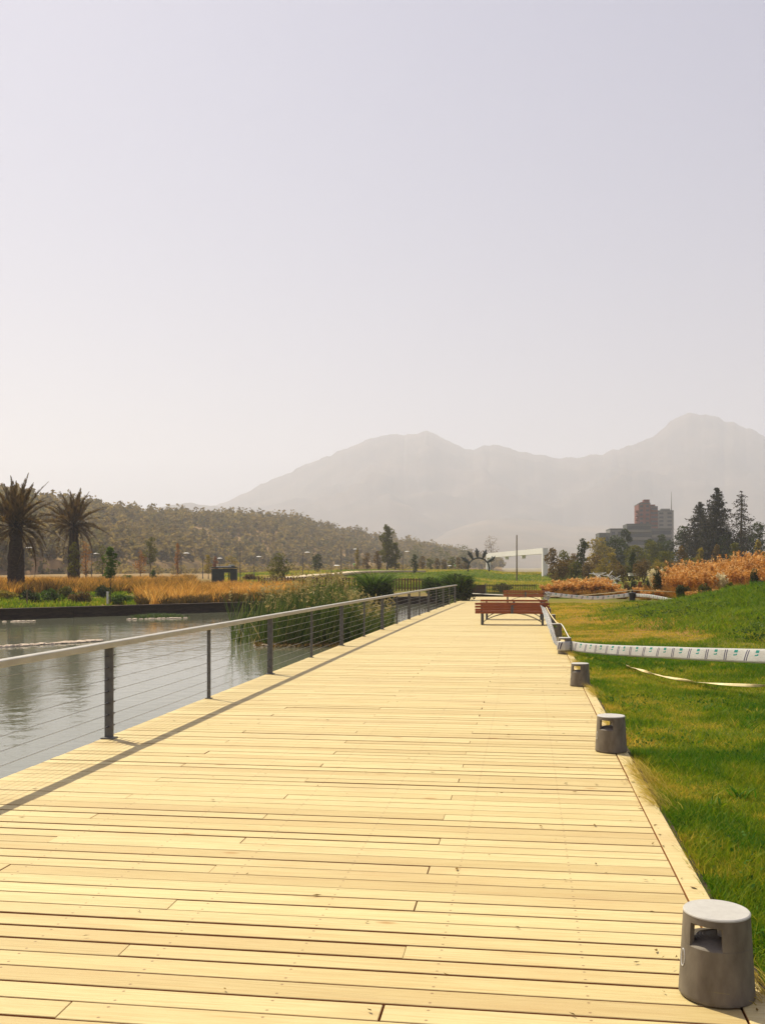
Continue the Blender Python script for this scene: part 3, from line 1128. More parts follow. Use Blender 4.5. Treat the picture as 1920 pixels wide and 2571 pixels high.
# ------------------------------------------------------------------ tapes
def tape(name, label, pts, width, mat, thick=.0, u0=0.0, bulge=.02, seg=40, parent=None, tilt=0.0, twist=None, cross=6):
    """plastic ribbon through pts (Catmull-Rom), printed along its length"""
    P = [Vector(p) for p in pts]
    P2 = [P[0] * 2 - P[1]] + P + [P[-1] * 2 - P[-2]]
    C = []
    for i in range(1, len(P2) - 2):
        for k in range(seg):
            t = k / seg
            a, b_, c, d = P2[i - 1], P2[i], P2[i + 1], P2[i + 2]
            C.append(.5 * ((2 * b_) + (c - a) * t + (2 * a - 5 * b_ + 4 * c - d) * t * t + (3 * b_ - a - 3 * c + d) * t ** 3))
    C.append(P[-1])
    V = []; U = []
    u = u0
    for i, p in enumerate(C):
        if i: u += (p - C[i - 1]).length
        t = (C[min(i + 1, len(C) - 1)] - C[max(i - 1, 0)]).normalized()
        side = t.cross(Vector((0, 0, 1)))
        if side.length < 1e-3: side = Vector((1, 0, 0))
        side.normalize()
        up = side.cross(t).normalized()
        an = tilt + (twist(u) if twist else 0)
        upv = up * math.cos(an) + side * math.sin(an); sdv = side * math.cos(an) - up * math.sin(an)
        wv_ = .011 * math.sin(u * 4.1) + .006 * math.sin(u * 11.3 + math.sin(u * 2.3) * 2)
        for j in range(cross + 1):
            s = j / cross
            V.append(p + upv * (s - .5) * width + sdv * (bulge * (1 - (2 * s - 1) ** 2) + wv_ * (s - .3)))
            U.append((u, s))
    m = cross + 1
    F = []
    for i in range(len(C) - 1):
        for j in range(cross):
            a = i * m + j
            F.append((a, a + 1, a + m + 1, a + m))
    me = D2.meshes.new(name)
    me.from_pydata([tuple(v) for v in V], [], F)
    uvl = me.uv_layers.new(name='UVMap')
    for lp in me.loops:
        uvl.data[lp.index].uv = U[lp.vertex_index]
    me.polygons.foreach_set('use_smooth', np.ones(len(F), bool))
    me.materials.append(mat)
    o = ob(name, me, parent)
    if label: tag(o, label, 'tape')
    md = o.modifiers.new('solid', 'SOLIDIFY'); md.thickness = .0012
    return o


A = Vector((.88, 19.66, 0)); Bv = Vector((2.89, 12.74, 0)); DU = (Bv - A).normalized()


def on(s, z): p = A + DU * s; return (p.x, p.y, z)


# wound round the fourth bollard, then away over the lawn
wrap = []
for a in (200, 235, 262, 290, 315, 335):
    wrap.append((.742 + .147 * math.cos(math.radians(a)), 19.7 + .147 * math.sin(math.radians(a)), .165))
tape('barrier_tape', 'wide white tape printed with navy strokes and teal blocks, stretched over the lawn',
     wrap + [on(.55, .172), on(1.65, .222), on(2.8, .286), on(3.92, .356), on(5.70, .466), on(7.26, .570), on(8.6, .665), on(10.15, .775)], .178, M['tape'], u0=.085, bulge=.006, seg=14, tilt=-.12)
st = MB().tube([(0, 0, -.25), (0, 0, .95)], [.02, .018], 8).tube([(0, 0, .95), (0, 0, .98)], [.026, .02], 8)
sp = A + DU * 10.18
o = st.build('tape_stake', M['wood_pole'], None, (sp.x + .02, sp.y - .02, H1(sp.x, sp.y)), smooth=True)
tag(o, 'thin wooden stake holding the end of the wide printed tape', 'stake')
tape('barrier_tape', 'white tape sagging from the nearest bench down to the wound bollard',
     [(.50, 30.14, .58), (.53, 29.0, .50), (.56, 27.2, .40), (.58, 24.8, .30), (.59, 22.2, .22), (.595, 20.4, .175), (.592, 19.75, .162)], .175, M['tape'], bulge=.008, seg=12, tilt=1.05, twist=lambda u: .25 * math.sin(u * .5))
b5 = (.742, 25.0)
MB().tube([(.60, 30.1, .55), (.66, 28.6, .43), (.72, 27.0, .36), (.76, 25.6, .325), (.80, 25.02, .322)], .014, 6).build('twisted_tape', M['cord'], None, smooth=True)
tag(D2.objects['twisted_tape'], 'thin yellowish twisted tape from the nearest bench to the next bollard', 'tape')
o = MB().tube([(.86, 24.95, .315), (.885, 24.2, .29), (.89, 22.5, .25), (.885, 20.6, .235), (.87, 19.86, .245)], .010, 6).build('twisted_tape', M['cordw'], None, smooth=True)
tag(o, 'short pale twisted tape running down to the bollard wound with printed tape', 'tape')
# low twisted tape over the lawn at the right
tw = []
for px, py, z in ((1572, 1667, .02), (1600, 1675, .05), (1650, 1690, .07), (1720, 1703, .10), (1800, 1711, .14), (1870, 1715, .17), (1925, 1716, .20), (2000, 1718, .24), (2080, 1712, .32)):
    d = FPX * (CAM_H - z - .03) / (py - HY)
    tw.append(W(px, d, z + .0))
low = []
for k, p in enumerate(tw): low.append(Vector((p.x, p.y, max(p.z, H1(p.x, p.y) + .05))))
tape('twisted_tape', 'pale twisted tape sagging low over the lawn under the printed tape', low, .036, M['cord'], bulge=.004, seg=14, twist=lambda u: u * 2.2, cross=3)
p = low[-1]
o = MB().tube([(0, 0, -.2), (0, 0, .52)], [.018, .016], 8).tube([(0, 0, .52), (0, 0, .55)], [.022, .016], 8).build('tape_stake', M['wood_pole'], None, (p.x + .02, p.y, H1(p.x, p.y)), smooth=True)
tag(o, 'short wooden stake at the end of the low twisted tape', 'stake')

# black post on the far lawn and its tapes
bpst = G(1587, 1517, -.03)
root = empty('black_post', bpst)
tag(root, 'short black post standing on the dry lawn between tapes', 'post')
MB().lathe([(0, -.05), (.19, -.05), (.19, .02), (.15, .04), (.15, .50), (.17, .52), (.17, .57), (.13, .60), (0, .60)], 20).build('body', M['black'], root, smooth=True)
MB().box((0, 0, .64), (.10, .10, .09)).build('bracket', M['black'], root)
e3 = Vector((1.06, 50.5, .50))
tape('barrier_tape', 'printed white tape sagging from the farthest bench to the black post',
     [e3, e3.lerp(bpst + Vector((0, 0, .55)), .25) + Vector((0, 0, -.13)), e3.lerp(bpst + Vector((0, 0, .5)), .55) + Vector((0, 0, -.20)), e3.lerp(bpst + Vector((0, 0, .5)), .8) + Vector((0, 0, -.12)), bpst + Vector((-.16, -.02, .47))], .19, M['tape'], bulge=.012, seg=12)
ep = W(1690, 45, None)
tape('barrier_tape', 'printed white tape running from the black post towards the green mound',
     [bpst + Vector((.16, -.02, .45)), bpst.lerp(ep, .5) + Vector((0, 0, .32)), ep + Vector((0, 0, .05))], .17, M['tape'], bulge=.012, seg=14)
yp = [bpst + Vector((-6.0, .5, .34)), bpst + Vector((-3.2, .3, .36)), bpst + Vector((-1.2, .1, .55)), bpst + Vector((0, .12, .70)), bpst + Vector((2.0, .5, .62)), W(1700, 51, None) + Vector((0, 0, .45)), W(1760, 53, None) + Vector((0, 0, .42)), W(1820, 54, None) + Vector((0, 0, .55))]
o = MB().tube(yp, .024, 6).build('twisted_tape', M['cord'], None, smooth=True)
tag(o, 'long yellow twisted tape over the black post in front of the pampas', 'tape')
o = MB().tube([(-4.0, 59.6, .36), (-2.8, 57.5, .34), (-1.1, 51.0, .42)], .020, 6).build('twisted_tape', M['cordw'], None, smooth=True)
tag(o, 'straight white cord from the end of the railing to the farthest bench', 'tape')
# crumpled bundle on the bench end
P = rng.normal(size=(70, 3)) * np.array([.07, .03, .10])
P[:, 2] -= .02
V, q, t_ = leaf_cards(P, .16, asp=.8)
o = ob('tape_bundle', mesh_np('tape_bundle', V, q, None, M['cordw']), None, (1.05, 50.47, .42))
tag(o, 'crumpled bundle of white tape hanging on the farthest bench end', 'tape bundle')

# ------------------------------------------------------------------ near lawn: real blades
def lawn(n, y0, y1, x0f, x1f, hgt, wid, far):
    y = y0 + (y1 - y0) * rng.uniform(0, 1, n) ** .85
    xr = x1f(y)
    x = x0f + (xr - x0f) * rng.uniform(0, 1, n)
    z = HT(x, y)
    pn = fbm(x * .55, y * .55, 41); pn2 = fbm(x * 2.2, y * 2.2, 47)
    dm = sst(20, 27, y) * (1 - sst(50, 58, y)) * (1 - sst(4.2, 7.0, x + (fbm(x * .35, y * .35, 31) - .5) * 4)) * .9
    edge = np.exp(-(x - .9) / .22) * (.25 + .75 * vnoise(y * 1.7, y * 0, 3))
    t = .10 + .75 * sst(.40, .66, pn) * .55 + .30 * sst(.45, .72, pn2) + .45 * dm + .65 * edge * sst(.4, .6, vnoise(y * 2.3, 0 * y, 8)) + rng.normal(0, .17, n)
    md = np.exp(-((x - 13.5) ** 2 / (2 * 5.5 ** 2) + (y - 35) ** 2 / (2 * 9.5 ** 2)))
    t = t * (1 - .55 * sst(.18, .5, md)) 
    lush = 1 - sst(.42, .6, pn)
    h = hgt * rng.uniform(.5, 1.25, n) * (.75 + .7 * lush + .9 * sst(.2, .6, md) + .8 * edge) * (1 - .45 * dm)
    return blades(np.stack([x, y, z - .008], 1), h, wid * rng.uniform(.7, 1.3, n), rng.uniform(0, 6.28, n), rng.uniform(.0, .55, n), rng.uniform(.1, .7, n), np.clip(t, 0, 1), 2)


parts = [lawn(120000, 3.2, 9.5, .905, lambda y: 1.35 + (y - 3.2) * .33 + .9, .052, .0062, 0),
         lawn(120000, 9.5, 20, .905, lambda y: 3.4 + (y - 9.5) * .30 + .8, .064, .0095, 1),
         lawn(110000, 20, 34, .905, lambda y: 6.9 + (y - 20) * .30 + 1.2, .075, .014, 2),
         lawn(80000, 34, 52, .905, lambda y: 11.5 + (y - 34) * .32 + 1.5, .10, .026, 3)]
V, q, t_, c = merge(parts)
gl = ob('lawn_grass', mesh_np('lawn_grass', V, q, t_, M['grass'], c))
tag(gl, 'short patchy green and yellowing lawn grass beside the boardwalk', 'grass', kind='stuff')

# clover in the lawn
n = 9000
cyy = rng.uniform(3.4, 17, n); cxx = .98 + rng.uniform(0, 1, n) * (.8 + (cyy - 3.2) * .30 + 1.0)
keep = fbm(cxx * .7, cyy * .7, 61) + .12 * sst(2.4, 4, cxx) > .58
cxx, cyy = cxx[keep], cyy[keep]
P = np.stack([cxx, cyy, HT(cxx, cyy) + rng.uniform(.025, .06, len(cxx))], 1)
V, q, t_ = leaf_cards(P, .024, up=.0, asp=.85)
tag(ob('clover', mesh_np('clover', V, q, None, M['clover'], t_)), 'bright green clover patches in the lawn', 'clover', kind='stuff')

# dry grass growing over the deck edge
n = 7000
ky = rng.uniform(3.3, 24, n)
keep = vnoise(ky * 1.25, ky * 0 + .5, 15) > .48
ky = ky[keep]; n = len(ky)
kx = .90 + rng.exponential(.04, n) - .05 * rng.uniform(0, 1, n) ** 3
V, q, t_, c = blades(np.stack([kx, ky, np.full(n, -.03)], 1), rng.uniform(.06, .17, n), .005, rng.uniform(2.2, 4.2, n), rng.uniform(.2, .9, n), rng.uniform(.3, .9, n), rng.uniform(.1, 1, n), 3)
tag(ob('edge_grass', mesh_np('edge_grass', V, q, t_, M['dry_blade'], c)), 'dry yellow grass creeping over the edge of the boardwalk', 'grass', kind='stuff')

# weeds in the near lawn
parts = []
for k in range(420):
    y = rng.uniform(3.6, 19); x = .98 + rng.uniform(0, 1) ** 1.1 * (.9 + (y - 3.2) * .30 + .8)
    if fbm(np.array([x * .8]), np.array([y * .8]), 131)[0] < .5 + rng.uniform(0, .06): continue
    m = 16; a = rng.uniform(0, 6.28, m)
    B = np.stack([x + rng.normal(0, .03, m), y + rng.normal(0, .03, m), np.full(m, H1(x, y))], 1)
    parts.append(blades(B, rng.uniform(.05, .12, m), .014, a, rng.uniform(.3, 1.0, m), rng.uniform(.2, .6, m), np.clip(rng.normal(.12 if rng.random() < .7 else .7, .12, m), 0, 1), 3))
V, q, t_, c = merge(parts)
tag(ob('lawn_weeds', mesh_np('lawn_weeds', V, q, t_, M['grass'], c)), 'broad-leaved weeds scattered through the near lawn', 'weeds', kind='stuff')

# dry leaves and straw blown on to the planks
n = 260
lx = np.where(rng.uniform(0, 1, n) < .6, .86 - rng.exponential(.22, n), rng.uniform(-3.9, .8, n)); ly = rng.uniform(3.3, 20, n)
P = np.stack([lx, ly, np.full(n, .012)], 1)[(lx > -3.95) & (lx < .88)]
V, q, t_ = leaf_cards(P, .035, up=.9, asp=.4)
V[:, 2] = .006 + (V[:, 2] - .012) * .25 + .004
tag(ob('dry_leaves', mesh_np('dry_leaves', V, q, None, M['brownleaf'], t_)), 'scattered dry leaves and straw lying on the planks', 'leaves', kind='stuff')

# leafy tufts on the green mound
parts = []
for k in range(1000):
    px = rng.uniform(1480, 1960); d = rng.uniform(19, 40)
    p = W(px, d)
    md = math.exp(-((p.x - 13.5) ** 2 / (2 * 5.5 ** 2) + (p.y - 35) ** 2 / (2 * 9.5 ** 2)))
    if md < .10 + rng.uniform(0, .25): continue
    m = 46; s = rng.uniform(.15, .45)
    a = rng.uniform(0, 6.28, m)
    B = np.array(p)[None, :] + np.stack([rng.normal(0, s, m), rng.normal(0, s, m), np.zeros(m) - .02], 1)
    B[:, 2] = HT(B[:, 0], B[:, 1]) - .02
    parts.append(blades(B, rng.uniform(.12, .32, m) * rng.uniform(.6, 1.2), .022, a, rng.uniform(.2, .7, m), rng.uniform(.3, .8, m), np.clip(rng.normal(.18 + .25 * rng.random(), .12, m), 0, .6), 2))
V, q, t_, c = merge(parts)
tag(ob('mound_grass', mesh_np('mound_grass', V, q, t_, M['grass'], c)), 'lush tufted green grass on the mound at the right', 'grass', kind='stuff')

# leafy weeds in the hollows of the mound
parts = []
for k in range(150):
    p = W(rng.uniform(1560, 1960), rng.uniform(17, 38))
    if fbm(np.array([p.x * .5]), np.array([p.y * .5]), 141)[0] < .5: continue
    md = math.exp(-((p.x - 13.5) ** 2 / (2 * 5.5 ** 2) + (p.y - 35) ** 2 / (2 * 9.5 ** 2)))
    if md < .12: continue
    m = 70; s = rng.uniform(.15, .5)
    P = np.array(p) + rng.normal(0, 1, (m, 3)) * np.array([s, s, .05]); P[:, 2] = HT(P[:, 0], P[:, 1]) + rng.uniform(.03, .22, m) * rng.uniform(.5, 1.1)
    parts.append(leaf_cards(P, .075, up=.1, asp=.6, tint=np.full(m, rng.uniform(0, .9)) + rng.uniform(0, .3, m)))
V, q, t_, c = merge(parts)
tag(ob('mound_weeds', mesh_np('mound_weeds', V, q, t_, M['green'], c)), 'leafy dark and bright weeds over the lumpy mound', 'weeds', kind='stuff')

# far lawns behind the lagoon: coarse tufts
n = 60000
px = rng.uniform(560, 1420, n); d = 78 + 110 * rng.uniform(0, 1, n) ** 1.3
x = d * FW[0] + (px - CX) / FPX * d * RT[0]; y = d * FW[1] + (px - CX) / FPX * d * RT[1]
z = HT(x, y)
t = np.clip(.30 + .5 * sst(.45, .62, fbm(x * .12, y * .12, 71)) + rng.normal(0, .12, n), 0, 1)
V, q, t_, c = blades(np.stack([x, y, z - .03], 1), rng.uniform(.12, .34, n), .10, rng.uniform(0, 6.28, n), rng.uniform(.1, .6, n), .3, t, 1)
tag(ob('far_lawn_grass', mesh_np('far_lawn_grass', V, q, t_, M['grass'], c)), 'rolling green lawn beyond the picket fence', 'grass', kind='stuff')

# golden grass along the far bank of the lagoon
def gold_tussocks(spots, hgt, mat_t, m=46, wid=.035):
    parts = []
    for (p, s, tone) in spots:
        a = rng.uniform(0, 6.28, m)
        rr_ = rng.uniform(0, .28, m) * s
        B = np.array(p)[None, :] + np.stack([np.cos(a) * rr_, np.sin(a) * rr_, np.zeros(m) - .04], 1)
        h = hgt * s * rng.uniform(.55, 1.1, m)
        parts.append(blades(B, h, wid * rng.uniform(.6, 1.3, m), a, rng.uniform(.05, .35, m), rng.uniform(.1, .5, m), np.clip(tone + rng.normal(0, .16, m), 0, 1), 3))
    return parts


spots = []; low_spots = []; shade_spots = []
N_ = 9000
gpx = rng.uniform(-60, 760, N_); gd = rng.uniform(42, 112, N_)
gX = gd * FW[0] + (gpx - CX) / FPX * gd * RT[0]; gY = gd * FW[1] + (gpx - CX) / FPX * gd * RT[1]
gZ = HT(gX, gY); gS = sd_poly(gX, gY); gN = fbm(gX * .12, gY * .12, 81)
for k in range(N_):
    px, d, sd, nz = gpx[k], gd[k], gS[k], gN[k]
    p = (gX[k], gY[k], gZ[k])
    if sd < .7 or p[0] > -6.5: continue
    if px > 660 and d > 72: continue
    if px < 350 and sd < 13:
        if rng.random() < .40: low_spots.append((p, rng.uniform(.5, 1.1), .15 + .5 * nz + rng.normal(0, .1)))
        continue
    if d > 92 and rng.random() < .5: continue
    s = rng.uniform(.55, 1.2) * (1.0 if d < 80 else .8)
    if 490 < px < 680:
        if d > 80: continue
        s *= .72
    if sd < 4.5 and rng.random() < .75:
        shade_spots.append((p, rng.uniform(.6, 1.0), .2 + rng.normal(0, .12)))
        continue
    spots.append((p, s, .42 + 1.3 * (nz - .5) + rng.normal(0, .16)))
V, q, t_, c = merge(gold_tussocks(shade_spots[:700], .62, 0, 46, .05))  # brown blades added as a painted shade band under the golden grass
tag(ob('grass_shade_tufts', mesh_np('grass_shade_tufts', V, q, t_, M['brownleaf'], c)), 'dark tufts added as the shaded bottoms of the golden grass by the wall', 'sedge', kind='stuff')
spots = spots[:2600]; low_spots = low_spots[:700]
V, q, t_, c = merge(gold_tussocks(spots, .95, 0))
tag(ob('golden_grass', mesh_np('golden_grass', V, q, t_, M['gold'], c)), 'band of golden feather grass behind the lagoon wall', 'grass', kind='stuff')
V, q, t_, c = merge(gold_tussocks(low_spots, .34, 0, 40, .05))
tag(ob('bank_grass', mesh_np('bank_grass', V, q, t_, M['grass'], c)), 'low green ground cover on the bank below the palms', 'grass', kind='stuff')

# reeds standing in the lagoon by the railing
parts = []; heads = []
n = 4300
k = 0
NB_ = 60000
rpx = rng.uniform(578, 985, NB_); rd = rng.uniform(24, 52, NB_)
rx = rd * FW[0] + (rpx - CX) / FPX * rd * RT[0]; ry = rd * FW[1] + (rpx - CX) / FPX * rd * RT[1]
rf = fbm(rx * .6, ry * .6, 91)
le = XL + .00045 * np.maximum(0, ry - 20) ** 2 * .7
u_ = rng.uniform(0, 1, (4, NB_))
ok = rx < le - .35
ok &= ~((rd < 27.3 + np.maximum(0, 690 - rpx) * .012 + (rf - .5) * 2.0) & (rpx < 905))
ok &= ~((rpx < 640) & ((u_[0] < .72) | (rd > 33)))
ok &= ~((rpx < 700) & (rd > 38))
ok &= ~((rd > 34) & (rx < -8.6))
ok &= ~((rpx > 925) & (rd < 27))
ok &= ~((rpx > 850) & (rd > 33 + 4 * u_[1]))
ok &= ~((u_[2] < .35) & (rd > 36))
ok &= ~((rpx < 720) & (u_[3] < .35))
RB = np.stack([rx, ry, np.full(NB_, -.52)], 1)[ok][:n]
n = len(RB)
az = rng.normal(.2, .9, n)
RD = RB[:, 0] * FW[0] + RB[:, 1] * FW[1]
RPX = CX + FPX * (RB[:, 0] * RT[0] + RB[:, 1] * RT[1]) / RD
hr = rng.uniform(1.15, 2.05, n) * (1 - .42 * sst(840, 930, RPX)) * (.80 + .35 * fbm(RB[:, 0] * .7, RB[:, 1] * .7, 95))
V, q, t_, c = blades(RB, hr, rng.uniform(.014, .030, n), az, rng.uniform(-.02, .18, n), rng.uniform(.02, .38, n), np.clip(rng.normal(.33, .22, n), 0, .85), 4)
parts = [(V, q, t_, c)]
n2 = 3600
sel = rng.integers(0, n, n2)
B2 = RB[sel] + rng.normal(0, .12, (n2, 3)) * np.array([1, 1, 0])
parts.append(blades(B2, rng.uniform(.35, .95, n2), .022, rng.uniform(0, 6.28, n2), rng.uniform(0, .5, n2), rng.uniform(.1, .6, n2), np.clip(rng.normal(.45, .25, n2), 0, 1), 3))
# pale seed heads
sel = rng.integers(0, n, 420)
off = (rng.uniform(.05, .3, 420) + .1) * hr[sel]
HP = RB[sel] + np.stack([np.cos(az[sel]) * off * .5, np.sin(az[sel]) * off * .5, hr[sel] * 1.02], 1)
for r_ in range(6):
    V, q, cc = leaf_cards(HP + rng.normal(0, 1, HP.shape) * np.array([.022, .022, .08]), .13, up=.0, asp=.25, tint=rng.uniform(.8, 1.0, 420))
    parts.append((V, q, None, cc))
V, q, t_, c = merge(parts)
tag(ob('reeds', mesh_np('reeds', V, q, t_, M['reed'], c)), 'tall green reed bed with pale seed heads in the water behind the railing', 'reeds', kind='stuff')
# litter and mud at the reeds' foot
parts = []
n = 900
px = rng.uniform(640, 930, n); d = rng.uniform(26.8, 28.6, n) + (px > 860) * -2
x = d * FW[0] + (px - CX) / FPX * d * RT[0]; y = d * FW[1] + (px - CX) / FPX * d * RT[1]
kk = x < -4.35
P = np.stack([x, y, np.full(n, -.43) + rng.uniform(0, .05, n)], 1)[kk]
V, q, t_ = leaf_cards(P, .12, up=0, asp=.35)
tag(ob('reed_litter', mesh_np('reed_litter', V, q, None, M['brownleaf'], t_)), 'dry broken reed litter floating at the foot of the reeds', 'litter', kind='stuff')


# floating strips of pale stones and a weed raft on the lagoon
def stone_strip(label, pa, pb, w, n, size):
    a = G(*pa, WATER_Z); b_ = G(*pb, WATER_Z)
    mb = MB()
    e = b_ - a
    nrm = Vector((-e.y, e.x, 0)).normalized()
    for k in range(n):
        t = random.random()
        c = a + e * t + nrm * random.gauss(0, w * math.sin(math.pi * min(.95, max(.05, t))))
        s = size * random.uniform(.5, 1.2)
        ring = []
        m = 6
        k0 = len(mb.v)
        for z, q_ in ((-.06, .9), (.25, 1.0), (.5, .55)):
            for j in range(m):
                aa = 2 * math.pi * j / m + k
                rr_ = s * q_ * random.uniform(.75, 1.2)
                mb.v.append((c.x + math.cos(aa) * rr_, c.y + math.sin(aa) * rr_, WATER_Z + z * s))
        for l in range(2):
            for j in range(m):
                mb.f.append((k0 + l * m + j, k0 + l * m + (j + 1) % m, k0 + l * m + m + (j + 1) % m, k0 + l * m + m + j))
        mb.f.append(tuple(k0 + 2 * m + j for j in range(m)))
    o = mb.build('stone_bar', M['rock'])
    tag(o, label, 'stones', kind='stuff')


stone_strip('bar of pale stones breaking the water behind the near rail', (-25, 1627), (262, 1609), .13, 110, .10)
stone_strip('thin pale line of stones at the foot of the bank wall', (10, 1562), (90, 1560), .06, 34, .08)
stone_strip('pale stones in the water before the weed raft', (318, 1556), (470, 1552), .08, 46, .09)
stone_strip('pale stones at the foot of the reeds', (640, 1622), (800, 1620), .10, 60, .09)
parts = []
for k in range(60):
    p = G(rng.uniform(345, 455), rng.uniform(1546, 1552), WATER_Z)
    m = 22
    B = np.array(p)[None, :] + rng.normal(0, .16, (m, 3)) * np.array([1, 1, 0])
    parts.append(blades(B, rng.uniform(.06, .22, m), .03, rng.uniform(0, 6.28, m), .5, .6, rng.uniform(0, .5, m), 2))
V, q, t_, c = merge(parts)
tag(ob('weed_raft', mesh_np('weed_raft', V, q, t_, M['reed'], c)), 'dark green weed raft floating near the bank wall', 'water weed', kind='stuff')


# ------------------------------------------------------------------ pampas clumps on the right bank
def pampas_mesh(hm_, nleaf, npl, mat_plume, seed, spread=.5):
    r = np.random.default_rng(seed)
    a = r.uniform(0, 6.28, nleaf); rr_ = r.uniform(0, .35, nleaf)
    B = np.stack([np.cos(a) * rr_, np.sin(a) * rr_, np.full(nleaf, -.05)], 1)
    lf = blades(B, r.uniform(.6, 1.15, nleaf) * hm_ * .62, .035, a, r.uniform(.15, .55, nleaf), r.uniform(.3, .95, nleaf), np.clip(r.normal(.5, .25, nleaf), 0, 1), 3)
    me_l = mesh_np('leaves', lf[0], lf[1], lf[2], M['pampas'], lf[3])
    parts = []
    for k in range(npl):
        az_ = r.uniform(0, 6.28); ln = r.uniform(.05, spread); h = hm_ * r.uniform(.62, 1.02)
        top = np.array([math.cos(az_) * ln * h, math.sin(az_) * ln * h, h])
        parts.append(blades(np.array([[math.cos(az_) * .1, math.sin(az_) * .1, 0]]), np.array([h * .98]), np.array([.02]), np.array([az_]), np.array([ln * .95]), np.array([.02]), np.array([.3]), 3))
        m = 30
        s = r.uniform(0, 1, m)
        ax = top * .62
        P = ax + (top - ax)[None, :] * s[:, None] * 1.05 + r.normal(0, 1, (m, 3)) * (.055 * np.sin(np.pi * (.15 + .8 * s)) + .01)[:, None] * np.array([1, 1, .7])
        V_, q_, t__ = leaf_cards(P, .15, up=.0, asp=.38, tint=np.clip(.2 + .5 * s + r.normal(0, .2, m), 0, 1))
        parts.append((V_, q_, None, t__))
    V_, q_, t__, c_ = merge(parts)
    return me_l, mesh_np('plumes', V_, q_, t__, M[mat_plume], c_)


PM = [pampas_mesh(2.0, 260, 34, 'plume', 101), pampas_mesh(1.8, 240, 40, 'plume', 102, .65), pampas_mesh(2.1, 260, 28, 'plume', 103, .4), pampas_mesh(1.1, 260, 30, 'plume', 104, .7)]
PW = pampas_mesh(2.0, 240, 30, 'plume_w', 105, .35)


def pampas(px, d, k, s, label, group=None, white=False):
    b = W(px, d)
    o = empty('pampas_clump', b, random.uniform(0, 6.28))
    o.scale = (s * random.uniform(.9, 1.15), s * random.uniform(.9, 1.15), s)
    tag(o, label, 'pampas', group)
    me = PW if white else PM[k]
    ob('leaves', me[0], o); ob('plumes', me[1], o)
    return o


ORD = 'first second third fourth fifth sixth seventh eighth ninth tenth eleventh twelfth thirteenth fourteenth fifteenth sixteenth seventeenth eighteenth'.split()
for row, spots_ in (('back', ((1700, 66, 2, 1.05), (1740, 67, 0, 1.0), (1780, 68, 1, 1.0), (1815, 69, 2, .95), (1860, 72, 0, 1.0), (1900, 73, 1, 1.1))),
                    ('middle', ((1660, 62, 1, .75), (1690, 58, 0, 1.0), (1722, 56, 1, 1.0), (1755, 59, 2, .95), (1790, 56, 0, .95), (1822, 60, 1, 1.0), (1852, 64, 2, 1.05), (1885, 65, 0, 1.1), (1918, 64, 1, 1.05), (1950, 62, 2, 1.05))),
                    ('front', ((1705, 52, 1, .85), (1738, 51, 2, .85), (1772, 50, 0, .82), (1808, 52, 2, .85), (1842, 54, 1, .95), (1872, 56, 0, .95), (1915, 52, 1, .9), (1944, 54, 2, .95)))):
    for i_, (px, d, k, s) in enumerate(spots_):
        pampas(px, d, k, s, ORD[i_] + ' large orange pampas from the left in the ' + row + ' row behind the mound', 'large pampas clumps behind the mound')
low_c = sorted(((1392, 63, .85), (1418, 65, .95), (1440, 62, .9), (1466, 66, 1.0), (1490, 64, 1.0), (1512, 67, 1.1), (1536, 63, .85), (1404, 70, 1.0), (1452, 71, 1.1), (1500, 72, 1.15), (1372, 66, .75), (1560, 60, .6), (1600, 62, .65), (1620, 57, .55), (1655, 56, .6), (1735, 47, .45), (1762, 47, .5), (1790, 48, .5)))
for i_, (px, d, s) in enumerate(low_c):
    pampas(px, d, 3, s, ORD[i_] + ' low orange grass clump from the left beyond the dry lawn', 'low orange grass clumps beyond the dry lawn')
pampas(1645, 63, 0, .92, 'tall pampas clump with cream plumes beside the dark upright shrub', white=True)
pampas(1812, 50, 0, .70, 'smaller cream-plumed pampas low in the orange bank', white=True)

# ------------------------------------------------------------------ palms
def frond_mesh(L, droop, seed, dens=92):
    r = np.random.default_rng(seed)
    s = np.linspace(0, 1, 12)
    # local: grows along +x, bends down
    cx = L * (s - .12 * droop * s ** 2); cz = L * (-.55 * droop * s ** 2.2)
    mb = MB()
    mb.tube([(a, 0, b) for a, b in zip(cx, cz)], list(.030 * (1 - .85 * s) + .004), 5)
    V = [np.array(mb.v)]; F = [f for f in mb.f]
    t = r.uniform(.16, 1, dens * 2)
    px = np.interp(t, s, cx); pz = np.interp(t, s, cz)
    sg = np.where(np.arange(dens * 2) % 2 == 0, 1, -1)
    ll = .52 * np.sin(np.pi * np.clip(.18 + .75 * t, 0, 1)) * r.uniform(.8, 1.15, dens * 2) * (L / 2.6) * np.sqrt(1.03 - t)
    d = np.stack([.85 + 0 * t, sg * .58, .10 + r.normal(0, .16, dens * 2)], 1); d /= np.linalg.norm(d, axis=1)[:, None]
    base = np.stack([px, 0 * px, pz], 1); tip = base + d * ll[:, None]
    wv_ = np.cross(d, np.array([0, 0, 1.])) ; wv_ /= np.linalg.norm(wv_, axis=1)[:, None]
    mid = base + d * ll[:, None] * .45
    w_ = .019 * (L / 2.6)
    LV = np.stack([base, mid + wv_ * w_, tip, mid - wv_ * w_], 1).reshape(-1, 3)
    k0 = len(mb.v)
    for i in range(dens * 2): F.append(tuple(k0 + 4 * i + j for j in range(4)))
    me = D2.meshes.new('frond')
    me.from_pydata([tuple(v) for v in np.concatenate([V[0], LV])], [], F)
    a = me.attributes.new('tint', 'FLOAT', 'POINT')
    tv = np.concatenate([np.full(k0, .6), np.repeat(r.uniform(0, 1, dens * 2), 4)])
    a.data.foreach_set('value', tv.astype(np.float32))
    me.materials.append(M['palm'])
    return me


FR = [frond_mesh(3.0, .5, 1), frond_mesh(2.8, .9, 2), frond_mesh(2.6, 1.25, 3), frond_mesh(2.9, .28, 4)]


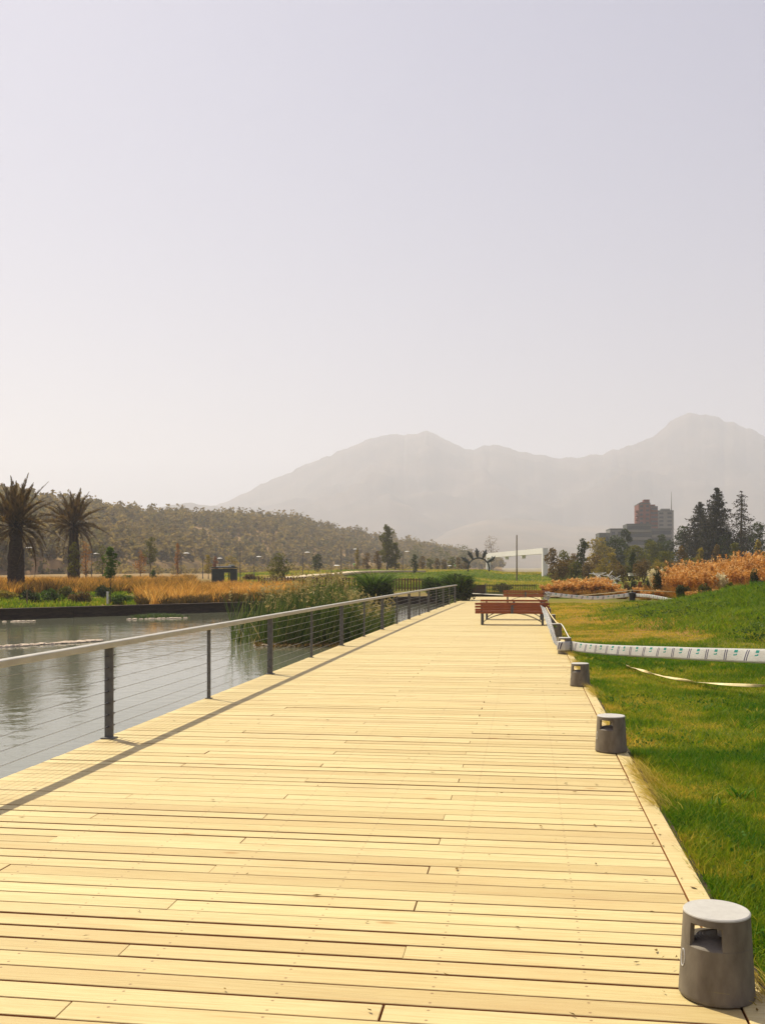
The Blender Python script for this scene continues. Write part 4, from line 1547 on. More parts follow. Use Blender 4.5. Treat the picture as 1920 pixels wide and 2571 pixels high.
def palm(label, px, d, ybase, yneck, wtr, seed, sc, mound=True):
    rr = random.Random(seed)
    b = W(px, d)
    zt = Zat(yneck, d) - b.z
    r = wtr / FPX * d / 2
    root = empty('palm_tree', b)
    tag(root, label, 'palm tree', 'palms on the far bank')
    n = 26
    prof = []
    for k in range(46):
        t = k / 45
        rad = r * (1.06 - .10 * math.sin(t * 2.6) - .42 * sst(.55, 1.0, np.array(t)).item())
        rad *= 1 + .035 * math.sin(k * 2.4) + (.16 * (1 - t * 8) if t < .12 else 0)
        prof.append((rad, zt * t - .1))
    mb = MB().lathe(prof, n)
    mb.v = [(x * (1 + .05 * math.sin(z * 7 + 5 * math.atan2(y, x))), y * (1 + .05 * math.cos(z * 9 + 3 * math.atan2(y, x))), z) for x, y, z in mb.v]
    mb.build('trunk', M['palm_trunk'], root, smooth=True)
    bs = MB()
    for k in range(60):                                   # cut leaf bases under the crown
        a = k * 2.399; t = rr.uniform(.80, 1.02)
        rd = r * .62; z = zt * t
        bs.tube([(math.cos(a) * rd * .8, math.sin(a) * rd * .8, z), (math.cos(a) * rd * 1.35, math.sin(a) * rd * 1.35, z + .32 * sc)], [.07 * sc, .03 * sc], 4)
    bs.build('leaf_bases', M['palm_trunk'], root)
    for k in range(64):
        t = k / 63
        el = math.radians(84 - 112 * t ** 1.1 + rr.uniform(-7, 7))
        az_ = k * 2.39996 + rr.uniform(-.25, .25)
        m = FR[3] if t < .22 else (FR[0] if t < .42 else (FR[1] if t < .7 else FR[2]))
        o = ob('frond', m, root, (math.cos(az_) * r * .25, math.sin(az_) * r * .25, zt - .15 + .25 * (1 - t)))
        o.rotation_euler = (rr.uniform(-.5, .5), -el, az_)
        s_ = sc * rr.uniform(.82, 1.12)
        o.scale = (s_, s_, s_)
    return root


palm('big palm with thick dark trunk at the edge of the far bank', 40, 62, 1489, 1322, 41, 3, 1.06)
palm('smaller palm behind the golden grass, second from the edge', 185, 80, 1489, 1322, 30, 5, 1.0)

# mounded ground-cover shrubs below the palms
def shrub(label, px, d, ytop, wpx, mat, leaves=1200, leaf=.10, seed=0, name='shrub', group=None, zb=None):
    b = W(px, d, zb)
    Ht = max(.25, Zat(ytop, d) - b.z); R = wpx / FPX * d / 2
    rr = random.Random(seed + int(px))
    root = empty(name, b)
    tag(root, label, 'shrub', group)
    mb = MB()
    for k in range(6):
        a = k * 1.05; mb.tube([(0, 0, -.05), (math.cos(a) * R * .35, math.sin(a) * R * .35, Ht * .45), (math.cos(a) * R * .6, math.sin(a) * R * .6, Ht * .75)], [.03, .02, .008], 5)
    mb.build('stems', M['trunk'], root)
    cl = []
    for k in range(14):
        a = rr.uniform(0, 6.28); q_ = R * rr.uniform(.1, .72); cr = R * rr.uniform(.22, .42); cz = Ht * rr.uniform(.22, .36)
        top = Ht * (1 - .45 * (q_ / R) ** 2) * rr.uniform(.72, 1.0)
        cl.append((math.cos(a) * q_, math.sin(a) * q_, max(cz * .8, top - cz), cr, cz))
    P, tone = clump_points(leaves, cl, .6)
    P[:, 2] = np.maximum(P[:, 2], .02)
    V, q_, tt = leaf_cards(P, leaf, tint=tone * .6 + rng.uniform(0, .6, leaves))
    ob('foliage', mesh_np('foliage', V, q_, None, M[mat], tt), root)
    return root


shrub('round yellow-green shrub left of the big palm foot', 12, 52, 1480, 70, 'yellow', 1600, .11, 1)
shrub('dark green shrub mound just right of the big palm foot', 72, 50, 1480, 56, 'darkgreen', 1300, .11, 2)
shrub('bright green low shrub spreading right of the big palm', 128, 50, 1476, 72, 'green', 1500, .10, 3)
shrub('olive shrub on the bank between the palms', 165, 54, 1470, 60, 'olive', 1200, .10, 4)
shrub('tawny low shrub before the golden grass below the second palm', 205, 49, 1480, 64, 'brownleaf', 1200, .10, 5)
shrub('bright green ground-cover mound beside the young staked tree', 300, 50, 1490, 80, 'green', 1500, .09, 6)
shrub('dark shrub under the young staked tree', 258, 56, 1466, 56, 'darkgreen', 1000, .11, 7)
shrub('green leafy patch behind the golden grass near the tall orange tree', 318, 88, 1442, 50, 'green', 1000, .13, 8)

ORD = 'first second third fourth fifth sixth seventh eighth ninth tenth eleventh twelfth thirteenth fourteenth'.split()
# young trees on the far side
tree('young_tree', 'young dark green tree on a thin stem by the lagoon wall', 277, 49.5, 1373, 44, 'green', 'oval', 850, .12, .48, seed=1, trunk_r=.035)
o = MB().tube([(0, 0, -.1), (0, 0, .62)], [.05, .05], 10).tube([(0, 0, .62), (0, 0, .66)], [.056, .05], 10).build('trunk_guard', M['lampw'], None, W(270, 49.3), smooth=True)
tag(o, 'white tube guard at the foot of the young tree by the wall', 'tree guard')
o = MB().tube([(0, 0, -.1), (0, 0, .75)], [.03, .03], 8).tube([(0, 0, .75), (0, 0, .79)], [.036, .03], 8).build('marker_stake', M['wood_pole'], None, W(68, 46.5), smooth=True)
tag(o, 'thin pale stake standing right of the big palm foot', 'stake')
tree('young_tree', 'slim yellow-green tree in front of the second palm trunk', 186, 76, 1362, 30, 'olive', 'column', 900, .14, .18, seed=2)
tree('young_tree', 'thin orange tree right of the second palm', 216, 105, 1358, 30, 'autumn', 'column', 520, .16, .2, seed=3)
tree('young_tree', 'greyish olive tree behind the young dark tree', 258, 120, 1368, 44, 'olive', 'round', 700, .2, .2, seed=31)
tree('young_tree', 'tall thin tree, olive crown above orange lower leaves', 377, 108, 1348, 34, 'olive', 'column', 800, .17, .42, seed=4)
tree('young_tree', 'orange-leaved tree left of the tall thin tree', 352, 112, 1382, 36, 'autumn', 'round', 560, .17, .25, seed=5)
tree('young_tree', 'narrow orange and green tree left of a white lamp', 446, 120, 1362, 16, 'autumn', 'column', 520, .17, .15, seed=6)
shrub('small dark green bush at the foot of the tall thin tree', 385, 100, 1424, 16, 'green', 500, .14, 9)
tree('young_tree', 'yellow-green young tree left of the dark kiosk', 523, 118, 1394, 26, 'yellow', 'oval', 560, .17, .25, seed=7)
tree('young_tree', 'russet young tree against the side of the dark kiosk', 541, 104, 1398, 14, 'redleaf', 'column', 420, .14, .12, seed=8)
tree('young_tree', 'pale tree rising behind the dark kiosk', 578, 170, 1396, 44, 'yellow', 'round', 500, .26, .2, seed=9)
tree('young_tree', 'airy light green tree right of the kiosk', 700, 92, 1390, 70, 'olive', 'round', 1900, .16, .08, seed=10)
shrub('brownish bush between the tall pole and the airy tree', 628, 105, 1440, 40, 'brownleaf', 800, .16, 11)
tree('young_tree', 'dark green rounded tree on the far lawn', 800, 150, 1392, 40, 'darkgreen', 'round', 800, .24, .12, seed=11)
tree('poplar_tree', 'slender yellow poplar on the far lawn', 896, 168, 1376, 18, 'yellow', 'column', 620, .22, .08, seed=12)
tree('poplar_tree', 'brownish upright tree beside the yellow poplar', 922, 172, 1388, 30, 'brownleaf', 'column', 620, .24, .08, seed=13)
tree('tall_tree', 'tall dark columnar tree standing alone above the far lawn', 972, 165, 1318, 40, 'olive', 'column', 3200, .27, .10, seed=14, trunk_r=.16)
tree('tall_tree', 'shorter leafy tree leaning on the tall columnar tree', 992, 166, 1362, 30, 'olive', 'column', 1500, .26, .10, seed=15)
tree('young_tree', 'brown bushy tree left of the tall columnar tree', 948, 168, 1384, 26, 'brownleaf', 'round', 700, .24, .1, seed=16)
tree('young_tree', 'thin dark young tree right of the tall columnar tree', 1040, 132, 1392, 22, 'darkgreen', 'column', 620, .19, .1, seed=17)
for k, px in enumerate((1062, 1080, 1098, 1116, 1134, 1152, 1170)):
    tree('vine_tree', ORD[k] + ' small tree from the left in the low brownish row before the arch', px, 178 + 3 * (k % 3), 1396 + 3 * (k % 4), 22, ('brownleaf', 'olive', 'brownleaf')[k % 3], 'column', 420, .25, .08, group='low row of brownish trees', seed=20 + k)
tree('far_tree', 'hazy grey bare-topped tree behind the arch', 1232, 360, 1346, 46, 'brownleaf', 'round', 700, .42, .2, seed=40, dens=.6)
tree('far_tree', 'hazy rounded tree left of the arch', 1160, 400, 1366, 54, 'olive', 'round', 800, .5, .15, seed=41)
tree('far_tree', 'low hazy tree behind the row of brownish trees', 1105, 390, 1374, 54, 'olive', 'round', 800, .5, .15, seed=42)
tree('far_tree', 'hazy tree between the columnar tree and the low row', 1050, 380, 1366, 60, 'olive', 'round', 800, .5, .15, seed=43)

# right side trees and bushes behind the orange bank
RS = [('dark olive tree at the right end of the white frame', 1388, 122, 1380, 34, 'brownleaf', 'round', 1100, .08),
      ('olive bush right of the white frame', 1418, 130, 1386, 44, 'olive', 'round', 1100, .05),
      ('slender dark tree with a ragged top right of the white frame', 1463, 108, 1356, 26, 'darkgreen', 'column', 1000, .15),
      ('golden brown bush left of the slender dark tree', 1442, 118, 1394, 40, 'brownleaf', 'round', 1000, .05),
      ('big pale yellow-green tree below the left end of the flats', 1500, 172, 1354, 62, 'yellow', 'round', 1700, .1),
      ('dark brown-green tree in front of the low grey block', 1545, 176, 1350, 54, 'darkgreen', 'round', 1900, .1),
      ('tall dark tree in front of the banded building', 1570, 190, 1332, 24, 'darkgreen', 'column', 1300, .1),
      ('golden tree in the middle of the belt', 1536, 116, 1392, 36, 'yellow', 'round', 1000, .06),
      ('orange brown bush right of the slender dark tree', 1498, 118, 1396, 44, 'brownleaf', 'round', 1000, .05),
      ('olive tree below the brick tower', 1600, 140, 1374, 54, 'olive', 'round', 1500, .08),
      ('dark narrow bush before the tree belt', 1588, 100, 1392, 24, 'darkgreen', 'column', 900, .05),
      ('olive green tree below the grey tower', 1634, 150, 1362, 50, 'olive', 'round', 1500, .08),
      ('dark green tree at the foot of the grey tower', 1672, 168, 1362, 52, 'darkgreen', 'round', 1600, .08),
      ('dark green tree between the banded building and grey tower', 1630, 200, 1358, 40, 'darkgreen', 'round', 1300, .1),
      ('small dark tree above the belt beside the brick tower foot', 1664, 215, 1346, 30, 'darkgreen', 'round', 900, .1),
      ('olive bush behind the cream-plumed pampas', 1668, 118, 1388, 46, 'olive', 'round', 1100, .05),
      ('olive gold young tree before the left conifer', 1712, 112, 1376, 34, 'brownleaf', 'cone', 900, .05),
      ('olive gold young tree before the big conifer', 1758, 112, 1380, 36, 'yellow', 'cone', 800, .05),
      ('brown gold young tree between the conifers', 1800, 110, 1372, 30, 'brownleaf', 'cone', 900, .05),
      ('olive young tree below the sparse conifer', 1845, 112, 1366, 40, 'olive', 'cone', 900, .05),
      ('golden young tree at the edge below the dark broadleaf', 1902, 108, 1360, 38, 'yellow', 'cone', 900, .05),
      ('dark broadleaf tree left of the conifers', 1716, 158, 1326, 54, 'darkgreen', 'round', 1700, .1),
      ('dark broadleaf tree filling between left and big conifers', 1775, 162, 1330, 64, 'darkgreen', 'round', 1900, .05),
      ('dark broadleaf tree at the far edge of the belt', 1906, 150, 1316, 60, 'darkgreen', 'round', 2200, .08),
      ('dark broadleaf tree right of the sparse conifer', 1866, 152, 1338, 52, 'darkgreen', 'round', 1700, .05),
      ('dark understorey tree below the big conifer', 1822, 148, 1346, 56, 'darkgreen', 'round', 1500, .05)]
for k, (l, px, d, yt, w_, mt, sh, lv, ba) in enumerate(RS):
    tree('belt_tree', l, px, d, yt - 4, w_ * 1.3, mt, sh, lv, None, ba, seed=60 + k)
for k, px in enumerate((1408, 1440, 1475, 1510, 1548, 1580, 1615, 1650, 1690, 1730, 1775, 1815, 1860, 1900)):
    shrub(ORD[k] + ' understorey bush from the left along the foot of the tree belt', px, 96 + 5 * (k % 3), 1396 + 5 * (k % 3), 62, ('brownleaf', 'olive', 'brownleaf', 'yellow')[k % 4], 1300, .17, 200 + k, 'belt_bush', 'understorey bushes of the tree belt')
conifer('conifer_tree', 'big dense dark conifer, tallest of the three', 1799, 150, 1222, 150, 40, seed=3)
conifer('conifer_tree', 'left dark conifer, shortest of the three', 1757, 154, 1258, 150, 34, seed=4)
conifer('conifer_tree', 'sparse conifer with drooping boughs, rightmost of the three', 1860, 146, 1227, 120, 30, True, seed=5)

BEDL = ['russet low shrub just right of the black post', 'dark green low shrub between two russet ones behind the black post', 'russet low shrub in the middle of the mixed bed', 'brown low shrub near the right end of the mixed bed',
        'russet low shrub at the right end of the mixed bed', 'dark green low shrub directly behind the black post', 'brown low shrub left of the black post']
# planting close to the orange bank
shrub('upright dark shrub before the cream-plumed pampas', 1650, 58, 1414, 26, 'darkgreen', 1300, .10, 31)
shrub('dark green round bush at the edge of the green mound', 1712, 50, 1462, 52, 'darkgreen', 1700, .09, 32)
shrub('dark bush low in the middle of the orange bank', 1768, 47, 1456, 38, 'olive', 1000, .10, 33)
shrub('dark hollow bush high in the orange bank', 1893, 50.5, 1418, 34, 'darkgreen', 1000, .10, 34)
shrub('dark olive bush below the smaller cream pampas', 1830, 47, 1458, 40, 'olive', 1100, .10, 35)
shrub('purple-dark shrub at the top of the green mound', 1900, 44, 1452, 52, 'purple', 1300, .09, 36)
for k, (px, d, yt, mt) in enumerate(((1606, 66, 1455, 'redleaf'), (1625, 64, 1452, 'darkgreen'), (1645, 65, 1455, 'redleaf'), (1662, 62, 1458, 'brownleaf'), (1680, 60, 1460, 'redleaf'), (1590, 68, 1450, 'darkgreen'), (1572, 66, 1456, 'brownleaf'))):
    shrub(BEDL[k],
          px, d, yt, 26, mt, 600, .10, 50 + k, 'bed_shrub', 'low shrubs behind the black post')

# big arching bushes at the far end of the lagoon
def arching_bush(label, px, d, ytop, wpx, seed, zb):
    b = W(px, d, zb)
    Ht = Zat(ytop, d) - zb; R = wpx / FPX * d / 2
    root = empty('arching_bush', b)
    tag(root, label, 'bush')
    rr = random.Random(seed)
    cl = []
    for k in range(16):
        a = rr.uniform(0, 6.28); q_ = R * rr.uniform(.1, .65); cr = R * rr.uniform(.3, .45)
        cl.append((math.cos(a) * q_, math.sin(a) * q_, Ht * rr.uniform(.25, .72), cr, Ht * .25))
    P, tone = clump_points(2600, cl, .6); P[:, 2] = np.maximum(P[:, 2], .05)
    V, q_, tt = leaf_cards(P, .13, tint=tone * .6 + rng.uniform(0, .3, len(P)))
    ob('foliage', mesh_np('foliage', V, q_, None, M['darkgreen'], tt), root)
    n_ = 900
    a = rng.uniform(0, 6.28, n_); rr_ = R * .6 * np.sqrt(rng.uniform(0, 1, n_))
    B = np.stack([np.cos(a) * rr_, np.sin(a) * rr_, Ht * rng.uniform(.35, .75, n_)], 1)
    bl = blades(B, rng.uniform(.25, .55, n_) * Ht * .7, .045, a, rng.uniform(.2, .8, n_), rng.uniform(.4, 1.0, n_), rng.uniform(0, 1, n_), 3)
    ob('arching_leaves', mesh_np('arching_leaves', bl[0], bl[1], bl[2], M['green'], bl[3]), root)
    MB().tube([(0, 0, -.1), (.05, 0, Ht * .6)], [.06, .02], 6).tube([(.05, 0, 0), (R * .4, 0, Ht * .5)], [.05, .015], 6).build('stems', M['trunk'], root)


arching_bush('big dark bush with arching bright leaves at the water behind the railing', 940, 50, 1432, 118, 1, -.5)
arching_bush('leafy bush spilling over the far end of the railing', 1150, 56, 1436, 96, 2, -.3)
arching_bush('bright arching bush left of the railing end', 1095, 60, 1444, 76, 3, -.4)
shrub('dark shrub behind the olive bar fence', 1262, 78, 1462, 60, 'darkgreen', 1200, .12, 77)

# ------------------------------------------------------------------ fences at the far end
def picket_fence(label, pa, pb, d, n, hgt, mat, wid, name='picket_fence', da=None):
    a = W(pa, d); b_ = W(pb, da or d)
    root = empty(name, a)
    tag(root, label, 'fence')
    e = b_ - a; ang = math.atan2(e.y, e.x)
    pm = MB().cbox((0, 0, hgt / 2), (wid, .022, hgt), .01).mesh('picket', M[mat])
    for k in range(n):
        p = e * (k / (n - 1))
        p.z = H1(a.x + p.x, a.y + p.y) - a.z + random.uniform(-.015, .015)
        ob('picket', pm, root, p, ang)
    m = Vector((e.x / 2, e.y / 2, e.z / 2))
    for z in (.2, hgt - .12):
        MB().box((0, 0, 0), (e.length, .03, .06)).build('rail', M[mat], root, m + Vector((0, .03, z)), ang)
    return root


picket_fence('brown wooden picket fence along the far end of the lagoon', 980, 1096, 76, 17, .95, 'fence', .125)
picket_fence('brown wooden picket fence half hidden behind the reeds', 650, 978, 77, 46, .92, 'fence', .125)
picket_fence('olive bar fence behind the farthest bench', 1218, 1345, 70, 30, .80, 'fence_olive', .05, 'bar_fence')
gp = W(1200, 66.2)
root = empty('gate_panel', gp, -YAW * .2)
tag(root, 'dark brown solid gate panel at the end of the boardwalk', 'gate')
for k in range(8):
    MB().box((-.40 + k * .115, 0, .40), (.11, .03, .80)).build('board', M['panel'], root)
MB().box((0, .03, .72), (.92, .03, .07)).box((0, .03, .14), (.92, .03, .07)).build('gate_frame', M['panel'], root)
MB().box((-.49, 0, .43), (.07, .07, .92)).build('post', M['post'], root)
MB().box((.50, 0, .43), (.07, .07, .92)).build('post', M['post'], root)
ks = W(1216, 64.8, -.02)
o = MB().box((0, 0, .08), (2.6, .20, .20)).box((0, .0, .195), (2.64, .26, .03)).build('kerb_beam', M['wall'], None, ks)
tag(o, 'dark low beam across the end of the boardwalk', 'beam')


# light path across the far lawn
def path_strip(pts, w, label):
    V = []; Q = []
    C = []
    for i in range(len(pts) - 1):
        for t in np.linspace(0, 1, 14, endpoint=False):
            C.append(((pts[i][0] * (1 - t) + pts[i + 1][0] * t), (pts[i][1] * (1 - t) + pts[i + 1][1] * t)))
    C.append(pts[-1])
    P = [W(px, d) for px, d in C]
    for i, p in enumerate(P):
        t = P[min(i + 1, len(P) - 1)] - P[max(i - 1, 0)]
        nrm = Vector((-t.y, t.x, 0)).normalized()
        for s in (-.5, .5):
            c = p + nrm * w * s
            V.append((c.x, c.y, H1(c.x, c.y) + .16))
    n = len(P)
    Q = [(2 * i, 2 * i + 1, 2 * i + 3, 2 * i + 2) for i in range(n - 1)]
    o = ob('path', mesh_np('path', V, Q, None, M['path']))
    md = o.modifiers.new('solid', 'SOLIDIFY'); md.thickness = .25
    tag(o, label, kind='structure')


path_strip([(690, 100), (760, 112), (830, 124), (900, 132), (980, 138), (1060, 140)], 2.2, 'pale gravel path across the far lawn')


# ------------------------------------------------------------------ lamps and poles
def lamp_proto(h):
    root = empty('street_lamp')
    MB().tube([(0, 0, -.2), (0, 0, h * .5), (0, 0, h)], [.055, .045, .035], 8).tube([(0, 0, -.1), (0, 0, .18)], [.09, .08], 8).build('pole', M['lamp_pole'], root, smooth=True)
    MB().tube([(0, 0, h - .05), (.25, 0, h + .06), (.55, 0, h + .08)], [.03, .025, .02], 6).build('arm', M['lamp_pole'], root, smooth=True)
    MB().lathe([(0, .10), (.16, .09), (.34, .03), (.36, 0), (.30, -.01), (0, .02)], 18, c=(.60, 0, h + .03)).build('lamp_head', M['lampw'], root, smooth=True)
    return root


LP = [(61, 105, 1374, 'white street lamp head peeping out right of the big palm trunk'), (230, 120, 1389, 'white street lamp among orange trees right of the second palm'), (455, 112, 1388, 'bright white street lamp right of the narrow orange tree'),
      (509, 122, 1400, 'street lamp left of the dark kiosk beside the yellow-green tree'), (541, 135, 1401, 'street lamp seen above the dark kiosk corner'), (638, 128, 1397, 'street lamp right of the tall bare pole'),
      (760, 130, 1386, 'street lamp between the airy tree and the dark rounded tree'), (832, 110, 1419, 'short street lamp on the near edge of the far lawn'), (882, 165, 1378, 'tall street lamp beside the yellow poplar'),
      (1011, 140, 1384, 'street lamp right of the tall columnar tree'), (970, 185, 1420, 'low street lamp at the foot of the columnar tree'), (1120, 170, 1420, 'low street lamp before the brownish row')]
for k, (px, d, yt, l) in enumerate(LP):
    b = W(px, d)
    o = lamp_proto(Zat(yt, d) - b.z - .1)
    o.location = b
    o.rotation_euler = (0, 0, YAW + random.uniform(-.25, .25))
    tag(o, l, 'street lamp', 'street lamps of the park')
for (px, d, yt, l, r) in ((603, 100, 1376, 'tall thin dark pole just right of the kiosk', .05), (856, 150, 1374, 'tall thin dark pole on the far lawn', .055), (1297, 120, 1344, 'tall weathered pole before the white frame', .085)):
    b = W(px, d); h = Zat(yt, d) - b.z
    root = empty('pole', b); tag(root, l, 'pole')
    MB().tube([(0, 0, -.2), (0, 0, h)], [r * 1.15, r * .8], 8).build('shaft', M['wood_pole'] if r > .08 else M['lamp_pole'], root, smooth=True)
    MB().tube([(0, 0, h), (0, 0, h + .05)], [r, r * .5], 8).build('top_cap', M['lamp_pole'], root)

# ------------------------------------------------------------------ kiosk
kb = W(564, 88, Zat(1471, 88))
root = empty('kiosk', kb, YAW + .10)
tag(root, 'small dark green flat-roofed kiosk with a doorway straight through', 'kiosk')
kw, kh, kd = 61 / FPX * 88, Zat(1425, 88) - kb.z, 2.0
for x in (-1, 1):
    w_ = kw * (.46 if x < 0 else .26)
    MB().box((x * (kw / 2 - w_ / 2), 0, kh / 2 - .1), (w_, kd, kh - .04)).build('side_wall', M['kiosk'], root)
for k in range(4):
    MB().box((-kw / 2 + .13 + k * .27, -kd / 2 - .012, kh / 2 - .1), (.24, .02, kh * .84)).build('wall_board', M['kiosk'], root)
MB().box((.15 * kw, 0, kh - .27), (kw * .4, kd, .34)).build('lintel', M['kiosk'], root)
MB().box((.17 * kw, .2, kh * .42), (.05, kd * .5, kh * .78)).build('door_leaf', M['conc'], root)
MB().box((0, 0, kh + .0), (kw * 1.02, kd * 1.06, .10)).build('roof', M['concd'], root)
MB().box((-.04, 0, kh + .075), (kw * .60, kd * .9, .06)).build('roof_upstand', M['lampw'], root)
MB().lathe([(0, 0), (.30, 0), (.32, .10), (.20, .20), (0, .22)], 14, c=(kw * .28, 0, kh + .05)).build('roof_vent', M['concd'], root, smooth=True)
MB().box((0, 0, .0), (kw * 1.06, kd * 1.1, .14)).build('plinth', M['conc'], root)

# ------------------------------------------------------------------ white portal frame
pr = W(1367, 138); pl = W(1226, 178)
root = empty('portal_frame', pr, 0)
tag(root, 'long white rectangular portal frame standing on the far lawn', 'pavilion')
e = pl - pr; L = Vector((e.x, e.y, 0)).length; ang = math.atan2(e.y, e.x)
ph = Zat(1376, 138) - pr.z
hold = empty('beam_axis'); D2.objects.remove(hold)
ux = Vector((e.x, e.y, 0)).normalized()


def pbox(name, s, z, ls, hs, depth=.7, off=0.0):
    c = ux * s + Vector((-ux.y, ux.x, 0)) * off
    MB().box((0, 0, 0), (ls, depth, hs)).build(name, M['white'], root, (c.x, c.y, z), ang)


pbox('beam', L / 2, ph - .40, L + .8, .80)
pbox('leg', -.05, (ph - .80) / 2 - .3, .72, ph - .80 + .58)
pbox('leg', L + .05, (ph - .80) / 2 - .3, .72, ph - .80 + .58)
for s in (.32, .62):
    pbox('hanger', L * s, ph - 1.05, .5, .5, .6)
pbox('bench_slab', L * .60, .35, 4.0, .25, .8, 1.5)

# ------------------------------------------------------------------ arch sculpture
ac = W(1201, 128)
root = empty('arch_sculpture', ac, YAW)
tag(root, 'dark metal half-ring sculpture crowned with upright spread figures', 'sculpture')
R_ = 27 / FPX * 128
zc = Zat(1428, 128) - ac.z
pts = [(math.cos(a) * R_, 0, zc + math.sin(a) * R_) for a in np.linspace(-.25, math.pi + .25, 30)]
MB().tube(pts, .10, 8).build('ring', M['sculpt'], root, smooth=True)
for k, a in enumerate((2.55, 2.10, 1.66, 1.18, .62)):
    u = Vector((math.cos(a), 0, math.sin(a)))
    w_ = Vector((-u.z, 0, u.x))
    p0 = u * (R_ + .05) + Vector((0, 0, zc)); p1 = u * (R_ + .62) + Vector((0, 0, zc)); p2 = u * (R_ + 1.12) + Vector((0, 0, zc))
    f = MB().tube([p0, p0.lerp(p1, .5), p1, p2], [.10, .19, .24, .12], 8)
    f.tube([p1, p1 + w_ * .30 + u * .38], [.12, .05], 6).tube([p1, p1 - w_ * .32 + u * .30], [.12, .05], 6)
    f.tube([p2, p2 + w_ * .12 + u * .2], [.10, .03], 6)
    f.build('figure', M['sculpt'], root, smooth=True)

# ------------------------------------------------------------------ pile of white poles
pp = W(1517, 92)
root = empty('pole_pile', pp, YAW)
tag(root, 'tangled heap of white poles behind the low orange grass', 'heap')
rr = random.Random(4)
zt = Zat(1434, 92) - pp.z
for k in range(22):
    x0 = rr.uniform(-1.0, 1.0); a = rr.uniform(-.9, .9)
    ln = rr.uniform(.7, 1.5)
    c = Vector((x0, rr.uniform(-.5, .5), rr.uniform(.25, max(.4, zt - .2))))
    dv = Vector((math.cos(a), rr.uniform(-.4, .4), math.sin(a))).normalized() * ln / 2
    q0, q1 = c - dv, c + dv
    q0.z = max(q0.z, .04); q1.z = max(q1.z, .04)
    MB().tube([q0, q1], [.035, .035], 6).build('white_pole', M['white'], root)
MB().box((-.55, .3, max(.3, zt * .55)), (1.0, .7, .30)).build('white_crate', M['white'], root)
o = MB().box((0, 0, .12), (2.6, .7, .24)).box((0, 0, .26), (2.7, .8, .05)).build('stone_seat', M['lampw'], None, W(1612, 98, Zat(1446, 98)), YAW)
tag(o, 'long pale stone slab seat in the belt right of the white heap', 'seat')

# ------------------------------------------------------------------ parked bicycle beyond the last bench
bb = W(1336, 62.5)
root = empty('bicycle', bb, math.radians(25))
tag(root, 'white framed bicycle parked behind the farthest bench', 'bicycle')
for x in (-.5, .52):
    w_ = MB()
    w_.tube([(x + .33 * math.cos(a), 0, .34 + .33 * math.sin(a)) for a in np.linspace(0, 2 * math.pi, 25)], .018, 6, cap=False)
    wo_ = w_.build('wheel', M['tyre'], root)
    s_ = MB()
    for k in range(8):
        a = k * math.pi / 4
        s_.tube([(x, 0, .34), (x + .32 * math.cos(a), 0, .34 + .32 * math.sin(a))], .004, 4)
    s_.build('spokes', M['cable'], wo_)
MB().tube([(-.5, 0, .34), (-.12, 0, .30), (.36, 0, .78), (-.22, 0, .76), (-.12, 0, .30)], .028, 6).tube([(-.5, 0, .34), (-.22, 0, .76)], .02, 6).tube([(.52, 0, .34), (.36, 0, .82), (.34, 0, .95)], .024, 6).build('frame', M['white'], root, smooth=True)
MB().tube([(.30, -.26, .98), (.36, 0, .96), (.30, .26, .98)], .016, 6).build('handlebar', M['black'], root)
MB().tube([(-.22, 0, .76), (-.25, 0, .90)], .016, 6).box((-.25, 0, .93), (.26, .13, .05)).build('saddle', M['black'], root)
MB().box((-.62, 0, .74), (.36, .22, .18)).build('basket', M['lampw'], root)


